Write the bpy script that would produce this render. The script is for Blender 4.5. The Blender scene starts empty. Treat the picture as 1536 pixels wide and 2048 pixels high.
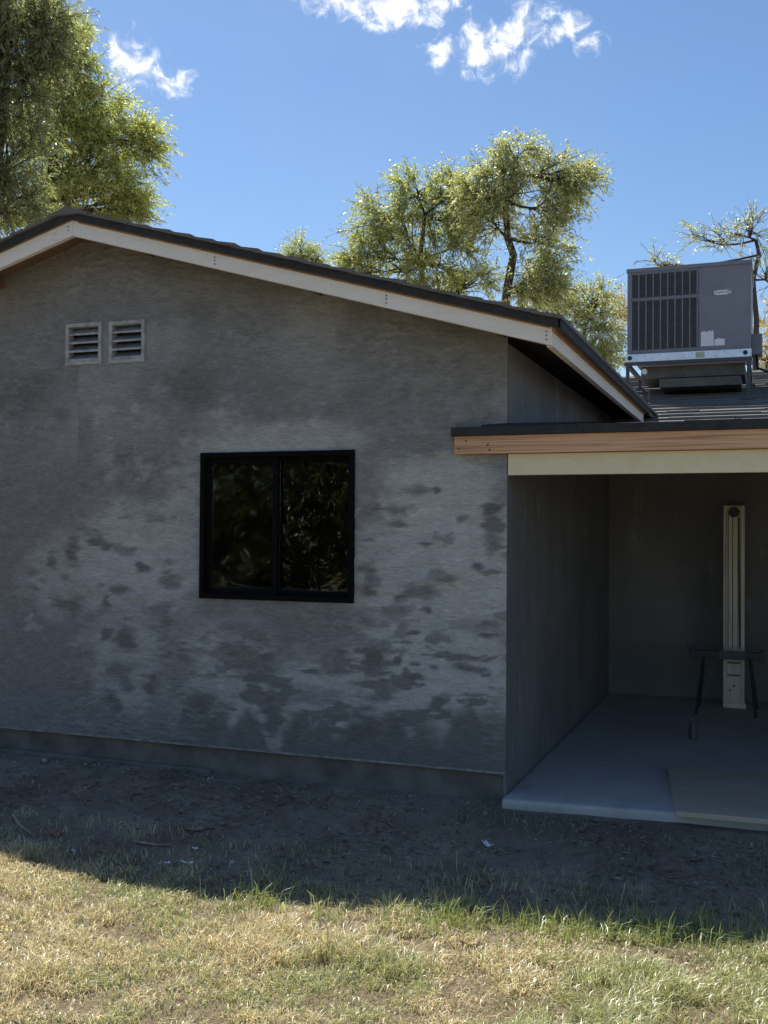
import bpy, bmesh, math, random
import numpy as np
from mathutils import Vector, Matrix

random.seed(7)
RNG = np.random.default_rng(11)
R = math.radians
scene = bpy.context.scene
COL = scene.collection

# ------------------------------------------------------------------ camera
F_PX, PITCH, ROLL, YAW = 2061.75, .016, .007, .359
CAM = np.array([1.404, -5.73, 1.6])
_fh = np.array([-math.sin(YAW), math.cos(YAW), 0.]); _r = np.array([math.cos(YAW), math.sin(YAW), 0.]); _u = np.array([0, 0, 1.])
_F = _fh*math.cos(PITCH)+_u*math.sin(PITCH); _Up = -_fh*math.sin(PITCH)+_u*math.cos(PITCH)
_cr = _r*math.cos(ROLL)+_Up*math.sin(ROLL); _cu = _Up*math.cos(ROLL)-_r*math.sin(ROLL)
cam_data = bpy.data.cameras.new('camera'); cam = bpy.data.objects.new('camera', cam_data); COL.objects.link(cam)
m = Matrix.Identity(4)
for i in range(3):
    m[i][0], m[i][1], m[i][2], m[i][3] = _cr[i], _cu[i], -_F[i], CAM[i]
cam.matrix_world = m
cam_data.sensor_fit = 'VERTICAL'; cam_data.sensor_height = 24; cam_data.lens = 24*F_PX/2048
cam_data.clip_start = .05; cam_data.clip_end = 3000
scene.camera = cam

def ray(px, py):                       # direction in the place of a spot measured on the survey photograph
    d = _F + _cr*(px-768)/F_PX - _cu*(py-1024)/F_PX
    return d/np.linalg.norm(d)
def at(px, py, x=None, y=None, z=None, d=None):
    r = ray(px, py)
    t = (x-CAM[0])/r[0] if x is not None else (y-CAM[1])/r[1] if y is not None else (z-CAM[2])/r[2] if z is not None else d
    return CAM+r*t

# ------------------------------------------------------------------ world, sun, exposure
TO_SUN = Vector((-1.65, 1.46, 3.618)).normalized()
SUN_EL = math.asin(TO_SUN.z); SUN_AZ = math.atan2(TO_SUN.x, TO_SUN.y)
SKY_STRENGTH, SUN_STRENGTH, EXPOSURE = .083, 5.0, .75
world = bpy.data.worlds.new('World'); scene.world = world; world.use_nodes = True
wn, wl = world.node_tree.nodes, world.node_tree.links
bg = wn['Background']; bg.inputs['Strength'].default_value = SKY_STRENGTH
sky = wn.new('ShaderNodeTexSky'); sky.sky_type = 'NISHITA'; sky.sun_disc = False
sky.sun_elevation = SUN_EL; sky.sun_rotation = SUN_AZ; sky.altitude = 350; sky.air_density = 1.0; sky.dust_density = .5; sky.ozone_density = 2.2
# small fair-weather clouds, fixed in the sky by direction
tc = wn.new('ShaderNodeTexCoord')
def wmath(op, a, b=None, c=None):
    n = wn.new('ShaderNodeMath'); n.operation = op
    for i, v in enumerate((a, b, c)):
        if v is None: continue
        if isinstance(v, (int, float)): n.inputs[i].default_value = v
        else: wl.new(v, n.inputs[i])
    return n.outputs[0]
nrm = wn.new('ShaderNodeVectorMath'); nrm.operation = 'NORMALIZE'; wl.new(tc.outputs['Generated'], nrm.inputs[0])
wnoise = wn.new('ShaderNodeTexNoise'); wnoise.inputs['Scale'].default_value = 52; wnoise.inputs['Detail'].default_value = 10; wnoise.inputs['Roughness'].default_value = .64; wnoise.inputs['Distortion'].default_value = .5
wl.new(nrm.outputs[0], wnoise.inputs['Vector'])
CLOUDS = [(248, 112, 36, 42), (285, 142, 52, 30), (325, 170, 46, 17), (368, 156, 18, 18), (232, 84, 18, 18),
          (700, 2, 80, 24), (800, 12, 105, 30), (835, 40, 48, 13), (765, 34, 30, 20), (880, 12, 25, 20),
          (975, 106, 64, 38), (962, 82, 34, 34), (895, 96, 40, 20), (880, 126, 20, 16), (1020, 132, 18, 22),
          (1062, 46, 48, 32), (1130, 60, 46, 22), (1180, 86, 26, 18)]
best = None
for (cx, cy, rx, ry) in CLOUDS:
    c = ray(cx, cy); ax = np.cross(c, _u); ax /= np.linalg.norm(ax); ay = np.cross(ax, c)
    def dotn(v, k):
        n = wn.new('ShaderNodeVectorMath'); n.operation = 'DOT_PRODUCT'; wl.new(nrm.outputs[0], n.inputs[0]); n.inputs[1].default_value = v
        return n.outputs['Value']
    k = F_PX
    a_ = wmath('MULTIPLY', dotn(tuple(ax), 0), k/rx); b_ = wmath('MULTIPLY', dotn(tuple(ay), 0), k/ry)
    front = wmath('GREATER_THAN', dotn(tuple(c), 0), 0)
    rr = wmath('SQRT', wmath('ADD', wmath('MULTIPLY', a_, a_), wmath('MULTIPLY', b_, b_)))
    v = wmath('MULTIPLY', wmath('MAXIMUM', wmath('SUBTRACT', 1.7, rr), 0), front)
    best = v if best is None else wmath('MAXIMUM', best, v)
nz = wmath('MULTIPLY', wmath('SUBTRACT', wnoise.outputs[0], .54), 5.6)
cov = wmath('ADD', best, nz)
present = wmath('GREATER_THAN', best, .001)
mr = wn.new('ShaderNodeMapRange'); mr.interpolation_type = 'SMOOTHSTEP'; wl.new(cov, mr.inputs[0]); mr.inputs[1].default_value = .05; mr.inputs[2].default_value = 2.0
soft = wn.new('ShaderNodeMapRange'); soft.interpolation_type = 'SMOOTHSTEP'; wl.new(best, soft.inputs[0]); soft.inputs[1].default_value = 0; soft.inputs[2].default_value = .7
alpha = wmath('MULTIPLY', wmath('MULTIPLY', mr.outputs[0], soft.outputs[0]), .96)
# thin high veil, the same all over the sky
vnoise_ = wn.new('ShaderNodeTexNoise'); vnoise_.inputs['Scale'].default_value = 2.6; vnoise_.inputs['Detail'].default_value = 5; vnoise_.inputs['Roughness'].default_value = .5
wl.new(nrm.outputs[0], vnoise_.inputs['Vector'])
vm = wn.new('ShaderNodeMapRange'); vm.interpolation_type = 'SMOOTHSTEP'; wl.new(vnoise_.outputs[0], vm.inputs[0]); vm.inputs[1].default_value = .45; vm.inputs[2].default_value = .75; vm.inputs[4].default_value = .07
mixv = wn.new('ShaderNodeMix'); mixv.data_type = 'RGBA'; wl.new(vm.outputs[0], mixv.inputs['Factor']); hs = wn.new('ShaderNodeHueSaturation'); hs.inputs['Saturation'].default_value = 1.13; wl.new(sky.outputs[0], hs.inputs['Color']); wl.new(hs.outputs[0], mixv.inputs['A']); mixv.inputs['B'].default_value = (6.0, 6.4, 7.0, 1)
mixc = wn.new('ShaderNodeMix'); mixc.data_type = 'RGBA'; wl.new(alpha, mixc.inputs['Factor']); wl.new(mixv.outputs['Result'], mixc.inputs['A']); ct = wn.new('ShaderNodeValToRGB'); ct.color_ramp.elements[0].position = .45; ct.color_ramp.elements[0].color = (7.0, 7.2, 7.6, 1); ct.color_ramp.elements[1].position = .62; ct.color_ramp.elements[1].color = (11, 11, 11.2, 1); wl.new(wnoise.outputs[0], ct.inputs[0]); wl.new(ct.outputs[0], mixc.inputs['B'])
wl.new(mixc.outputs['Result'], bg.inputs['Color'])

sun_data = bpy.data.lights.new('sun', 'SUN'); sun_data.energy = SUN_STRENGTH; sun_data.angle = R(.53); sun_data.color = (1, .95, .87)
sun = bpy.data.objects.new('sun', sun_data); COL.objects.link(sun); sun.location = (-8, 8, 20)
sun.rotation_euler = TO_SUN.to_track_quat('Z', 'Y').to_euler()
vs = scene.view_settings; vs.view_transform = 'Standard'; vs.look = 'None'; vs.exposure = EXPOSURE; vs.gamma = 1; vs.use_curve_mapping = False
scene.cycles.use_denoising = True
scene.cycles.max_bounces = 6; scene.cycles.diffuse_bounces = 4; scene.cycles.glossy_bounces = 3; scene.cycles.transparent_max_bounces = 24
scene.cycles.use_adaptive_sampling = True

# ------------------------------------------------------------------ helpers
def tag(o, label=None, cat=None, group=None, kind=None):
    for k, v in (('label', label), ('category', cat), ('group', group), ('kind', kind)):
        if v: o[k] = v
    return o
def empty(name, loc=(0, 0, 0), rz=0):
    o = bpy.data.objects.new(name, None); COL.objects.link(o); o.location = loc; o.rotation_euler = (0, 0, rz); o.empty_display_size = .1
    return o
class MB:
    def __init__(s): s.v = []; s.f = []
    def add(s, vs_, fs):
        b = len(s.v); s.v += [tuple(p) for p in vs_]; s.f += [tuple(i+b for i in f) for f in fs]; return s
    def box(s, a, b, jit=0):
        (x0, y0, z0), (x1, y1, z1) = a, b
        p = [(x0, y0, z0), (x1, y0, z0), (x1, y1, z0), (x0, y1, z0), (x0, y0, z1), (x1, y0, z1), (x1, y1, z1), (x0, y1, z1)]
        if jit: p = [tuple(c+random.uniform(-jit, jit) for c in q) for q in p]
        return s.add(p, [(3, 2, 1, 0), (4, 5, 6, 7), (0, 1, 5, 4), (1, 2, 6, 5), (2, 3, 7, 6), (3, 0, 4, 7)])
    def hexa(s, p):                    # 8 points, bottom ring then top ring
        return s.add(p, [(3, 2, 1, 0), (4, 5, 6, 7), (0, 1, 5, 4), (1, 2, 6, 5), (2, 3, 7, 6), (3, 0, 4, 7)])
    def tube(s, pts, rad, n=6, cap=True):
        pts = [Vector(p) for p in pts]; rings = []
        for i, p in enumerate(pts):
            t = (pts[min(i+1, len(pts)-1)]-pts[max(i-1, 0)]).normalized()
            a = t.cross(Vector((0, 0, 1))); a = a.normalized() if a.length > 1e-3 else Vector((1, 0, 0)); b = t.cross(a)
            r_ = rad[i] if isinstance(rad, (list, tuple)) else rad
            rings.append([p+(a*math.cos(2*math.pi*k/n)+b*math.sin(2*math.pi*k/n))*r_ for k in range(n)])
        vs_ = [q for r_ in rings for q in r_]; fs = []
        for i in range(len(pts)-1):
            for k in range(n): fs.append((i*n+k, i*n+(k+1) % n, (i+1)*n+(k+1) % n, (i+1)*n+k))
        if cap: fs += [tuple(range(n-1, -1, -1)), tuple(range((len(pts)-1)*n, len(pts)*n))]
        return s.add(vs_, fs)
    def build(s, name, mat, parent=None, smooth=False, bevel=0, loc=None):
        me = bpy.data.meshes.new(name); me.from_pydata(s.v, [], s.f)
        if bevel:
            bm = bmesh.new(); bm.from_mesh(me); bmesh.ops.recalc_face_normals(bm, faces=bm.faces[:])
            bmesh.ops.bevel(bm, geom=[e for e in bm.edges if e.calc_face_angle(0) > .4], offset=bevel, segments=2, affect='EDGES', profile=.6)
            bm.to_mesh(me); bm.free()
        me.materials.append(mat)
        if smooth: me.polygons.foreach_set('use_smooth', [True]*len(me.polygons))
        o = bpy.data.objects.new(name, me); COL.objects.link(o); o.parent = parent
        if loc is not None: o.location = loc
        return o
def arr_mesh(name, V, Fc, nper, mat, parent=None, colors=None, smooth=False):
    """V (n,3) float, Fc flat loop indices, nper verts per face (int or array)"""
    me = bpy.data.meshes.new(name); V = np.asarray(V, np.float32)
    me.vertices.add(len(V)); me.vertices.foreach_set('co', V.ravel())
    Fc = np.asarray(Fc, np.int32).ravel(); nf = len(Fc)//nper
    me.loops.add(len(Fc)); me.loops.foreach_set('vertex_index', Fc)
    me.polygons.add(nf); me.polygons.foreach_set('loop_start', np.arange(nf, dtype=np.int32)*nper)
    if smooth: me.polygons.foreach_set('use_smooth', np.ones(nf, bool))
    for nm, c in (colors or {}).items():
        c = np.asarray(c, np.float32)
        if c.ndim == 1:
            a = me.attributes.new(nm, 'FLOAT', 'POINT'); a.data.foreach_set('value', c)
        else:
            a = me.attributes.new(nm, 'FLOAT_COLOR', 'POINT'); c4 = np.ones((len(c), 4), np.float32); c4[:, :3] = c; a.data.foreach_set('color', c4.ravel())
    me.update(calc_edges=True); me.materials.append(mat)
    o = bpy.data.objects.new(name, me); COL.objects.link(o); o.parent = parent
    return o
def vnoise(x, y, seed=0):
    g = np.random.default_rng(seed).random((257, 257)).astype(np.float32)
    xi = np.floor(x).astype(int); yi = np.floor(y).astype(int); fx = x-xi; fy = y-yi
    fx = fx*fx*(3-2*fx); fy = fy*fy*(3-2*fy); xi %= 256; yi %= 256
    a = g[xi, yi]; b = g[xi+1, yi]; c = g[xi, yi+1]; d = g[xi+1, yi+1]
    return (a*(1-fx)+b*fx)*(1-fy)+(c*(1-fx)+d*fx)*fy
def fbm(x, y, seed=0, oct=4, gain=.5):
    s = 0; w = 1; t = 0
    for o in range(oct):
        s = s+w*vnoise(x*2**o+17.3*o, y*2**o+9.1*o, seed+o); t += w; w *= gain
    return s/t
def sstep(a, b, x):
    t = np.clip((x-a)/(b-a), 0, 1); return t*t*(3-2*t)

# ------------------------------------------------------------------ materials
class M_:
    def __init__(s, name):
        s.m = bpy.data.materials.new(name); s.m.use_nodes = True; s.n = s.m.node_tree.nodes; s.l = s.m.node_tree.links
        s.b = s.n['Principled BSDF']; s.tc = s.n.new('ShaderNodeTexCoord')
    def set(s, i, v):
        if hasattr(v, 'links') or hasattr(v, 'is_linked'): s.l.new(v, s.b.inputs[i])
        else: s.b.inputs[i].default_value = v
        return s
    def coords(s, scale=(1, 1, 1), space='Object'):
        mp = s.n.new('ShaderNodeMapping'); mp.inputs['Scale'].default_value = scale; s.l.new(s.tc.outputs[space], mp.inputs[0]); return mp.outputs[0]
    def noise(s, scale, detail=4, rough=.55, stretch=(1, 1, 1), dist=0, space='Object'):
        n = s.n.new('ShaderNodeTexNoise'); n.inputs['Scale'].default_value = scale; n.inputs['Detail'].default_value = detail; n.inputs['Roughness'].default_value = rough; n.inputs['Distortion'].default_value = dist
        s.l.new(s.coords(stretch, space), n.inputs['Vector']); return n.outputs[0]
    def ramp(s, fac, stops):
        r_ = s.n.new('ShaderNodeValToRGB'); e = r_.color_ramp.elements
        while len(e) < len(stops): e.new(.5)
        for k, (p, c) in enumerate(stops): e[k].position = p; e[k].color = (*c, 1) if len(c) == 3 else c
        s.l.new(fac, r_.inputs[0]); return r_.outputs[0]
    def mix(s, fac, a, b, mode='MIX'):
        n = s.n.new('ShaderNodeMix'); n.data_type = 'RGBA'; n.blend_type = mode
        for k, v in (('Factor', fac), ('A', a), ('B', b)):
            if isinstance(v, (int, float)): n.inputs[k].default_value = v
            elif isinstance(v, tuple): n.inputs[k].default_value = (*v, 1)
            else: s.l.new(v, n.inputs[k])
        return n.outputs['Result']
    def math(s, op, a, b=0.):
        n = s.n.new('ShaderNodeMath'); n.operation = op
        for i, v in enumerate((a, b)):
            if isinstance(v, (int, float)): n.inputs[i].default_value = v
            else: s.l.new(v, n.inputs[i])
        return n.outputs[0]
    def attr(s, name):
        n = s.n.new('ShaderNodeAttribute'); n.attribute_name = name; return n
    def bump(s, h, strength=.4, dist=.01, prev=None):
        n = s.n.new('ShaderNodeBump'); n.inputs['Strength'].default_value = strength; n.inputs['Distance'].default_value = dist; s.l.new(h, n.inputs['Height'])
        if prev is not None: s.l.new(prev, n.inputs['Normal'])
        s.l.new(n.outputs[0], s.b.inputs['Normal']); return n.outputs[0]
def plain(name, c, rough=.6, var=.25, scale=8, metallic=0, bump=0, stretch=(1, 1, 1), bscale=60, spec=.5):
    k = M_(name); n = k.noise(scale, 5, .6, stretch)
    lo = tuple(x*(1-var) for x in c); hi = tuple(min(1, x*(1+var)) for x in c)
    k.set('Base Color', k.ramp(n, [(.3, lo), (.7, hi)])); k.set('Roughness', rough); k.set('Metallic', metallic); k.set('Specular IOR Level', spec)
    if bump: k.bump(k.noise(bscale, 4, .6, stretch), bump, .004)
    return k.m
MT = {}
# stucco: attributes hold the coat's own tone, the damp patches and painted ridge highlights
k = M_('stucco'); st = k.attr('damp').outputs['Fac']; tn = k.attr('tone').outputs['Fac']; cr = k.attr('crest_light').outputs['Fac']
mid = k.noise(9, 5, .6, (1, 1, 2)); trow = k.noise(34, 7, .68, (.55, .55, 2.6), .8); fine = k.noise(120, 5, .7, (1, 1, 1.6))
wet = k.ramp(mid, [(.3, (.19, .187, .184)), (.7, (.255, .252, .249))]); dry = k.ramp(mid, [(.3, (.43, .425, .416)), (.7, (.54, .534, .524))])
base = k.mix(tn, wet, dry)
base = k.mix(k.math('MULTIPLY', st, .93), base, (.125, .121, .117))
base = k.mix(1., base, k.ramp(trow, [(.3, (.74, .74, .74)), (.5, (1, 1, 1)), (.68, (1.22, 1.22, 1.21))]), 'MULTIPLY')  # trowel relief shading painted into the colour, from the same noise as the bump
base = k.mix(1., base, k.ramp(fine, [(.3, (.8, .8, .8)), (.7, (1.15, 1.15, 1.15))]), 'MULTIPLY')  # fine grain's light and dark likewise put into the colour
base = k.mix(k.math('MULTIPLY', cr, .22), base, (.42, .412, .4)); k.set('Base Color', base); k.set('Roughness', .93); k.set('Specular IOR Level', .15)  # ridge crests painted paler, standing in for light catching the relief
b1 = k.bump(fine, .6, .004); k.bump(trow, .9, .008, b1)
MT['stucco'] = k.m
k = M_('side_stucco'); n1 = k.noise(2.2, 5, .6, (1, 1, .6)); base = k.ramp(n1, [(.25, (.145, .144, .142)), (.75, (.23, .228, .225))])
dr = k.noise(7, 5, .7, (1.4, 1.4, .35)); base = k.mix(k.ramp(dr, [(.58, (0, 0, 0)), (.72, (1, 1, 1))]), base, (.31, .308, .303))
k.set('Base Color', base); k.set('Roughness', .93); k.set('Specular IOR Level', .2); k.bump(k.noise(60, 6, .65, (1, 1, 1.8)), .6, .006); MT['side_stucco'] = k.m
MT['footing'] = plain('footing_concrete', (.14, .128, .116), .95, .35, 6, bump=.5, bscale=40)
k = M_('primed_wood'); g = k.noise(5, 6, .65, (.6, .6, 5)); sp = k.noise(30, 5, .7, (.5, .5, 1.5))
base = k.ramp(g, [(.25, (.72, .665, .59)), (.75, (.84, .80, .735))]); base = k.mix(k.ramp(sp, [(.62, (0, 0, 0)), (.8, (1, 1, 1))]), base, (.38, .31, .24))
k.set('Base Color', base); k.set('Roughness', .75); k.bump(k.noise(14, 5, .6, (1, 1, 8)), .2, .003); MT['primed'] = k.m
MT['raw_edge'] = plain('raw_wood_edge', (.34, .2, .1), .8, .3, 12)
k = M_('fir_beam'); w = k.n.new('ShaderNodeTexNoise'); w.inputs['Scale'].default_value = 2.2; w.inputs['Detail'].default_value = 8; w.inputs['Roughness'].default_value = .62; w.inputs['Distortion'].default_value = .9
k.l.new(k.coords((.35, 0, 30)), w.inputs['Vector'])
vk = k.n.new('ShaderNodeTexVoronoi'); vk.inputs['Scale'].default_value = 3.2; k.l.new(k.coords((1, 0, 1.6)), vk.inputs['Vector'])
kn = k.ramp(vk.outputs['Distance'], [(.05, (1, 1, 1)), (.13, (0, 0, 0))])
base = k.ramp(w.outputs[0], [(.32, (.30, .125, .06)), (.5, (.70, .40, .22)), (.68, (.84, .56, .35))]); base = k.mix(k.math('MULTIPLY', kn, .75), base, (.13, .05, .03))
wt = k.noise(1.1, 3, .5); base = k.mix(k.math('MULTIPLY', wt, .3), base, (.42, .25, .17))
k.set('Base Color', base); k.set('Roughness', .7); k.bump(w.outputs[0], .3, .003); MT['fir'] = k.m
k = M_('cream_paint'); n = k.noise(9, 6, .7, (1, 1, 2)); ch = k.noise(13, 6, .7, (.6, 1, 1.5)); base = k.ramp(n, [(.3, (.68, .61, .40)), (.7, (.78, .71, .49))])
base = k.mix(k.ramp(ch, [(.68, (0, 0, 0)), (.74, (1, 1, 1))]), base, (.14, .11, .08)); k.set('Base Color', base); k.set('Roughness', .6); k.bump(ch, .25, .003); MT['cream'] = k.m
MT['roof_metal'] = plain('roof_edge', (.035, .035, .038), .8, .3, 20, spec=.3)
k = M_('asphalt_shingle'); n = k.noise(180, 3, .7); p = k.n.new('ShaderNodeObjectInfo'); base = k.ramp(n, [(.3, (.085, .083, .084)), (.7, (.21, .203, .198))])
base = k.mix(k.math('MULTIPLY', p.outputs['Random'], .6), base, (.17, .16, .15)); k.set('Base Color', base); k.set('Roughness', .95); k.set('Specular IOR Level', .2); k.bump(n, .6, .004); MT['shingle'] = k.m
MT['deck'] = plain('sheathing_wood', (.17, .115, .075), .85, .35, 3, stretch=(1, 6, 1))
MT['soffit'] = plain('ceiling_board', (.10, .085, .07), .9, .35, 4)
MT['black_alu'] = plain('black_window_frame', (.005, .005, .006), .7, .15, 30, spec=.06)
k = M_('window_glass'); k.n.remove(k.b); gl = k.n.new('ShaderNodeBsdfGlossy'); gl.inputs['Roughness'].default_value = .015; gl.inputs['Color'].default_value = (.95, .97, 1, 1)
tr = k.n.new('ShaderNodeBsdfTransparent'); tr.inputs['Color'].default_value = (.68, .7, .7, 1); fr = k.n.new('ShaderNodeFresnel'); fr.inputs['IOR'].default_value = 1.5
ad = k.n.new('ShaderNodeMixShader'); k.l.new(fr.outputs[0], ad.inputs[0]); k.l.new(tr.outputs[0], ad.inputs[1]); k.l.new(gl.outputs[0], ad.inputs[2])
bp = k.n.new('ShaderNodeBump'); bp.inputs['Strength'].default_value = .05; bp.inputs['Distance'].default_value = .02; k.l.new(k.noise(3.5, 2, .5), bp.inputs['Height']); k.l.new(bp.outputs[0], gl.inputs['Normal'])
k.l.new(ad.outputs[0], k.n['Material Output'].inputs['Surface']); MT['glass'] = k.m
sm = MT['glass'].copy(); sm.name = 'screened_glass'
for n_ in sm.node_tree.nodes:
    if n_.type == 'BSDF_GLOSSY': n_.inputs['Roughness'].default_value = .035; n_.inputs['Color'].default_value = (.75, .75, .75, 1)
MT['glass_screen'] = sm
MT['vent'] = plain('vent_metal', (.36, .37, .37), .7, .35, 18, bump=.3)
MT['vent_slat'] = plain('vent_slat_metal', (.2, .21, .225), .7, .4, 14)
MT['dark'] = plain('dark_screen', (.03, .03, .033), .8, .3, 20)
MT['room'] = plain('room_plaster', (.16, .15, .14), .9, .1, 3)
MT['ac_paint'] = plain('unit_paint', (.2, .2, .228), .5, .1, 4, bump=.05, spec=.4)
MT['ac_dark'] = plain('coil_dark', (.05, .05, .056), .6, .3, 30)
MT['ac_bar'] = plain('guard_bar', (.19, .192, .215), .5, .1, 10)
MT['galv'] = plain('galvanised_steel', (.72, .80, .88), .4, .12, 6, metallic=.3)
MT['steel_dark'] = plain('stand_steel', (.06, .063, .072), .55, .3, 10)
MT['duct'] = plain('dull_duct_metal', (.11, .104, .09), .6, .3, 5, metallic=.2)
MT['paper'] = plain('paper_label', (.72, .72, .74), .7, .1, 30)
MT['green_paper'] = plain('green_label', (.42, .44, .33), .7, .15, 30)
MT['white_plate'] = plain('white_plate', (.85, .86, .88), .4, .05, 10)
MT['navy'] = plain('navy_ink', (.06, .025, .06), .5, .1, 10)
MT['nail'] = plain('nail_steel', (.06, .05, .045), .5, .2, 40)
k = M_('slab_concrete'); n = k.noise(1.6, 6, .6); st = k.noise(5, 6, .7); base = k.ramp(n, [(.25, (.36, .35, .335)), (.75, (.50, .49, .475))])
base = k.mix(k.ramp(st, [(.55, (0, 0, 0)), (.78, (1, 1, 1))]), base, (.3, .27, .24)); k.set('Base Color', base); k.set('Roughness', .85); k.bump(k.noise(45, 5, .7), .3, .004); MT['slab'] = k.m
k = M_('tan_sheet'); n = k.noise(2.2, 6, .65, (.5, 2.5, 1)); base = k.ramp(n, [(.25, (.34, .28, .21)), (.75, (.47, .41, .32))]); k.set('Base Color', base); k.set('Roughness', .8); k.bump(n, .2, .003); MT['tan_sheet'] = k.m
MT['post'] = plain('pale_aluminium', (.60, .55, .47), .5, .22, 7, stretch=(1, 1, .3), metallic=.1)
MT['post_dark'] = plain('dark_groove', (.13, .12, .11), .8, .3, 14)  # dark tone for the column's grooves, slots and bolt holes
MT['black_plastic'] = plain('black_plastic', (.025, .025, .028), .5, .2, 20)
MT['twig'] = plain('dry_wood', (.33, .26, .19), .9, .35, 25)
MT['stone'] = plain('pale_stone', (.36, .33, .30), .95, .3, 20, bump=.4)
MT['brick'] = plain('red_brick_bit', (.27, .13, .085), .95, .3, 20, bump=.4)
MT['scrap'] = plain('white_scrap', (.8, .81, .83), .7, .15, 30)
MT['card'] = plain('brown_card', (.26, .19, .14), .9, .25, 20)
MT['leaf_litter'] = plain('dead_leaf', (.30, .22, .13), .9, .35, 30)
def leafmat(name, trans=.45, tint=(1.35, 1.3, .7)):
    k = M_(name); k.n.remove(k.b); a = k.attr('leafcol').outputs['Color']
    d = k.n.new('ShaderNodeBsdfDiffuse'); t = k.n.new('ShaderNodeBsdfTranslucent'); g_ = k.n.new('ShaderNodeBsdfGlossy'); g_.inputs['Roughness'].default_value = .38; g_.inputs['Color'].default_value = (1, 1, 1, 1)
    k.l.new(a, d.inputs['Color']); k.l.new(k.mix(1., a, tint, 'MULTIPLY'), t.inputs['Color'])
    m1 = k.n.new('ShaderNodeMixShader'); m1.inputs[0].default_value = trans; k.l.new(d.outputs[0], m1.inputs[1]); k.l.new(t.outputs[0], m1.inputs[2])
    m2 = k.n.new('ShaderNodeMixShader'); m2.inputs[0].default_value = .07; k.l.new(m1.outputs[0], m2.inputs[1]); k.l.new(g_.outputs[0], m2.inputs[2])
    k.l.new(m2.outputs[0], k.n['Material Output'].inputs['Surface']); return k.m
MT['leaf'] = leafmat('tree_leaf', .58); MT['grass'] = leafmat('grass_blade', .35, (1.1, 1.1, .85))
MT['bark'] = plain('bark', (.075, .06, .048), .95, .4, 14, bump=.6, stretch=(1, 1, .3))
# ground: straw thatch and bare earth, told apart by where the lawn grows
k = M_('soil'); lw = k.attr('lawn').outputs['Fac']; n = k.noise(7, 7, .7); f2 = k.noise(70, 6, .75)
dirt = k.ramp(n, [(.3, (.26, .208, .163)), (.7, (.50, .415, .33))]); dirt = k.mix(k.ramp(f2, [(.3, (1, 1, 1)), (.5, (0, 0, 0))]), dirt, (.14, .11, .088)); big = k.noise(1.7, 5, .6); dirt = k.mix(k.ramp(big, [(.42, (0, 0, 0)), (.62, (.7, .7, .7))]), dirt, (.19, .145, .11)); dirt = k.mix(k.ramp(f2, [(.6, (0, 0, 0)), (.8, (1, 1, 1))]), dirt, (.58, .50, .42))
th = k.ramp(f2, [(.3, (.12, .095, .058)), (.7, (.34, .27, .17))]); k.set('Base Color', k.mix(lw, dirt, th)); k.set('Roughness', .97); k.set('Specular IOR Level', .15)
k.bump(f2, 1., .02); MT['soil'] = k.m

# ------------------------------------------------------------------ ground
def gz(x, y):
    w = np.clip((y+1.1)/1.0, 0, 1); w = w*w*(3-2*w)
    return .045*w+.018*(fbm(x*1.3+5, y*1.3+5, 3, 3)-.5)+.012*(fbm(x*6+40, y*6+40, 5, 3)-.5)
def lawn_w(x, y):
    e = -1.62+.22*(fbm(x*1.7+60, y*1.7+60, 9, 3)-.5)*2 + np.where(x > .1, .25*np.clip((x-.1)/.8, 0, 1), 0)
    return sstep(.22, -.28, y-e)
xs = np.concatenate([[-1200, -300, -80, -25, -10], np.arange(-6, 6.01, .05), [10, 25, 80, 300, 1200]])
ys = np.concatenate([[-1200, -300, -80, -25, -12], np.arange(-8, .601, .05), [2, 5, 15, 40, 150, 500, 1500]])
GX, GY = np.meshgrid(xs, ys); inn = (np.abs(GX) < 6.1) & (GY > -8.1) & (GY < .61)
GZ = np.where(inn, gz(GX, GY), .0); GZ = np.where(GY > .3, -.02, GZ)
nx, ny = len(xs), len(ys); idx = np.arange(nx*ny).reshape(ny, nx)
Fq = np.stack([idx[:-1, :-1], idx[:-1, 1:], idx[1:, 1:], idx[1:, :-1]], -1).reshape(-1, 4)
ground = arr_mesh('ground', np.stack([GX.ravel(), GY.ravel(), GZ.ravel()], 1), Fq, 4, MT['soil'], colors={'lawn': lawn_w(GX.ravel(), GY.ravel())}, smooth=True)
tag(ground, 'bare earth and lawn in front of the stucco house', kind='structure')

# patio slab and the sheet on it
SLAB_Z = .10
b = MB(); pts = [(.0, -.10), (.93, -.03), (1.6, .02), (5.2, .06), (5.2, 3.95), (.0, 3.95)]
n_ = len(pts); b.add([(x, y, -.1) for x, y in pts]+[(x, y, SLAB_Z) for x, y in pts], [tuple(range(n_-1, -1, -1)), tuple(range(n_, 2*n_))]+[(i, (i+1) % n_, n_+(i+1) % n_, n_+i) for i in range(n_)])
tag(b.build('patio_slab', MT['slab'], bevel=.02), 'grey concrete patio slab under the lean-to roof', kind='structure')
b = MB(); z0, z1 = SLAB_Z+.002, SLAB_Z+.03
b.hexa([(.94, -.11, z0), (2.2, -.06, z0), (2.2, 1.02, z0), (.80, .95, z0), (.94, -.11, z1), (2.2, -.06, z1), (2.2, 1.02, z1), (.80, .95, z1)])
tag(b.build('floor_sheet', MT['tan_sheet'], bevel=.004), 'flat tan sheet lying on the concrete patio slab at its front edge', 'sheet')

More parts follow.
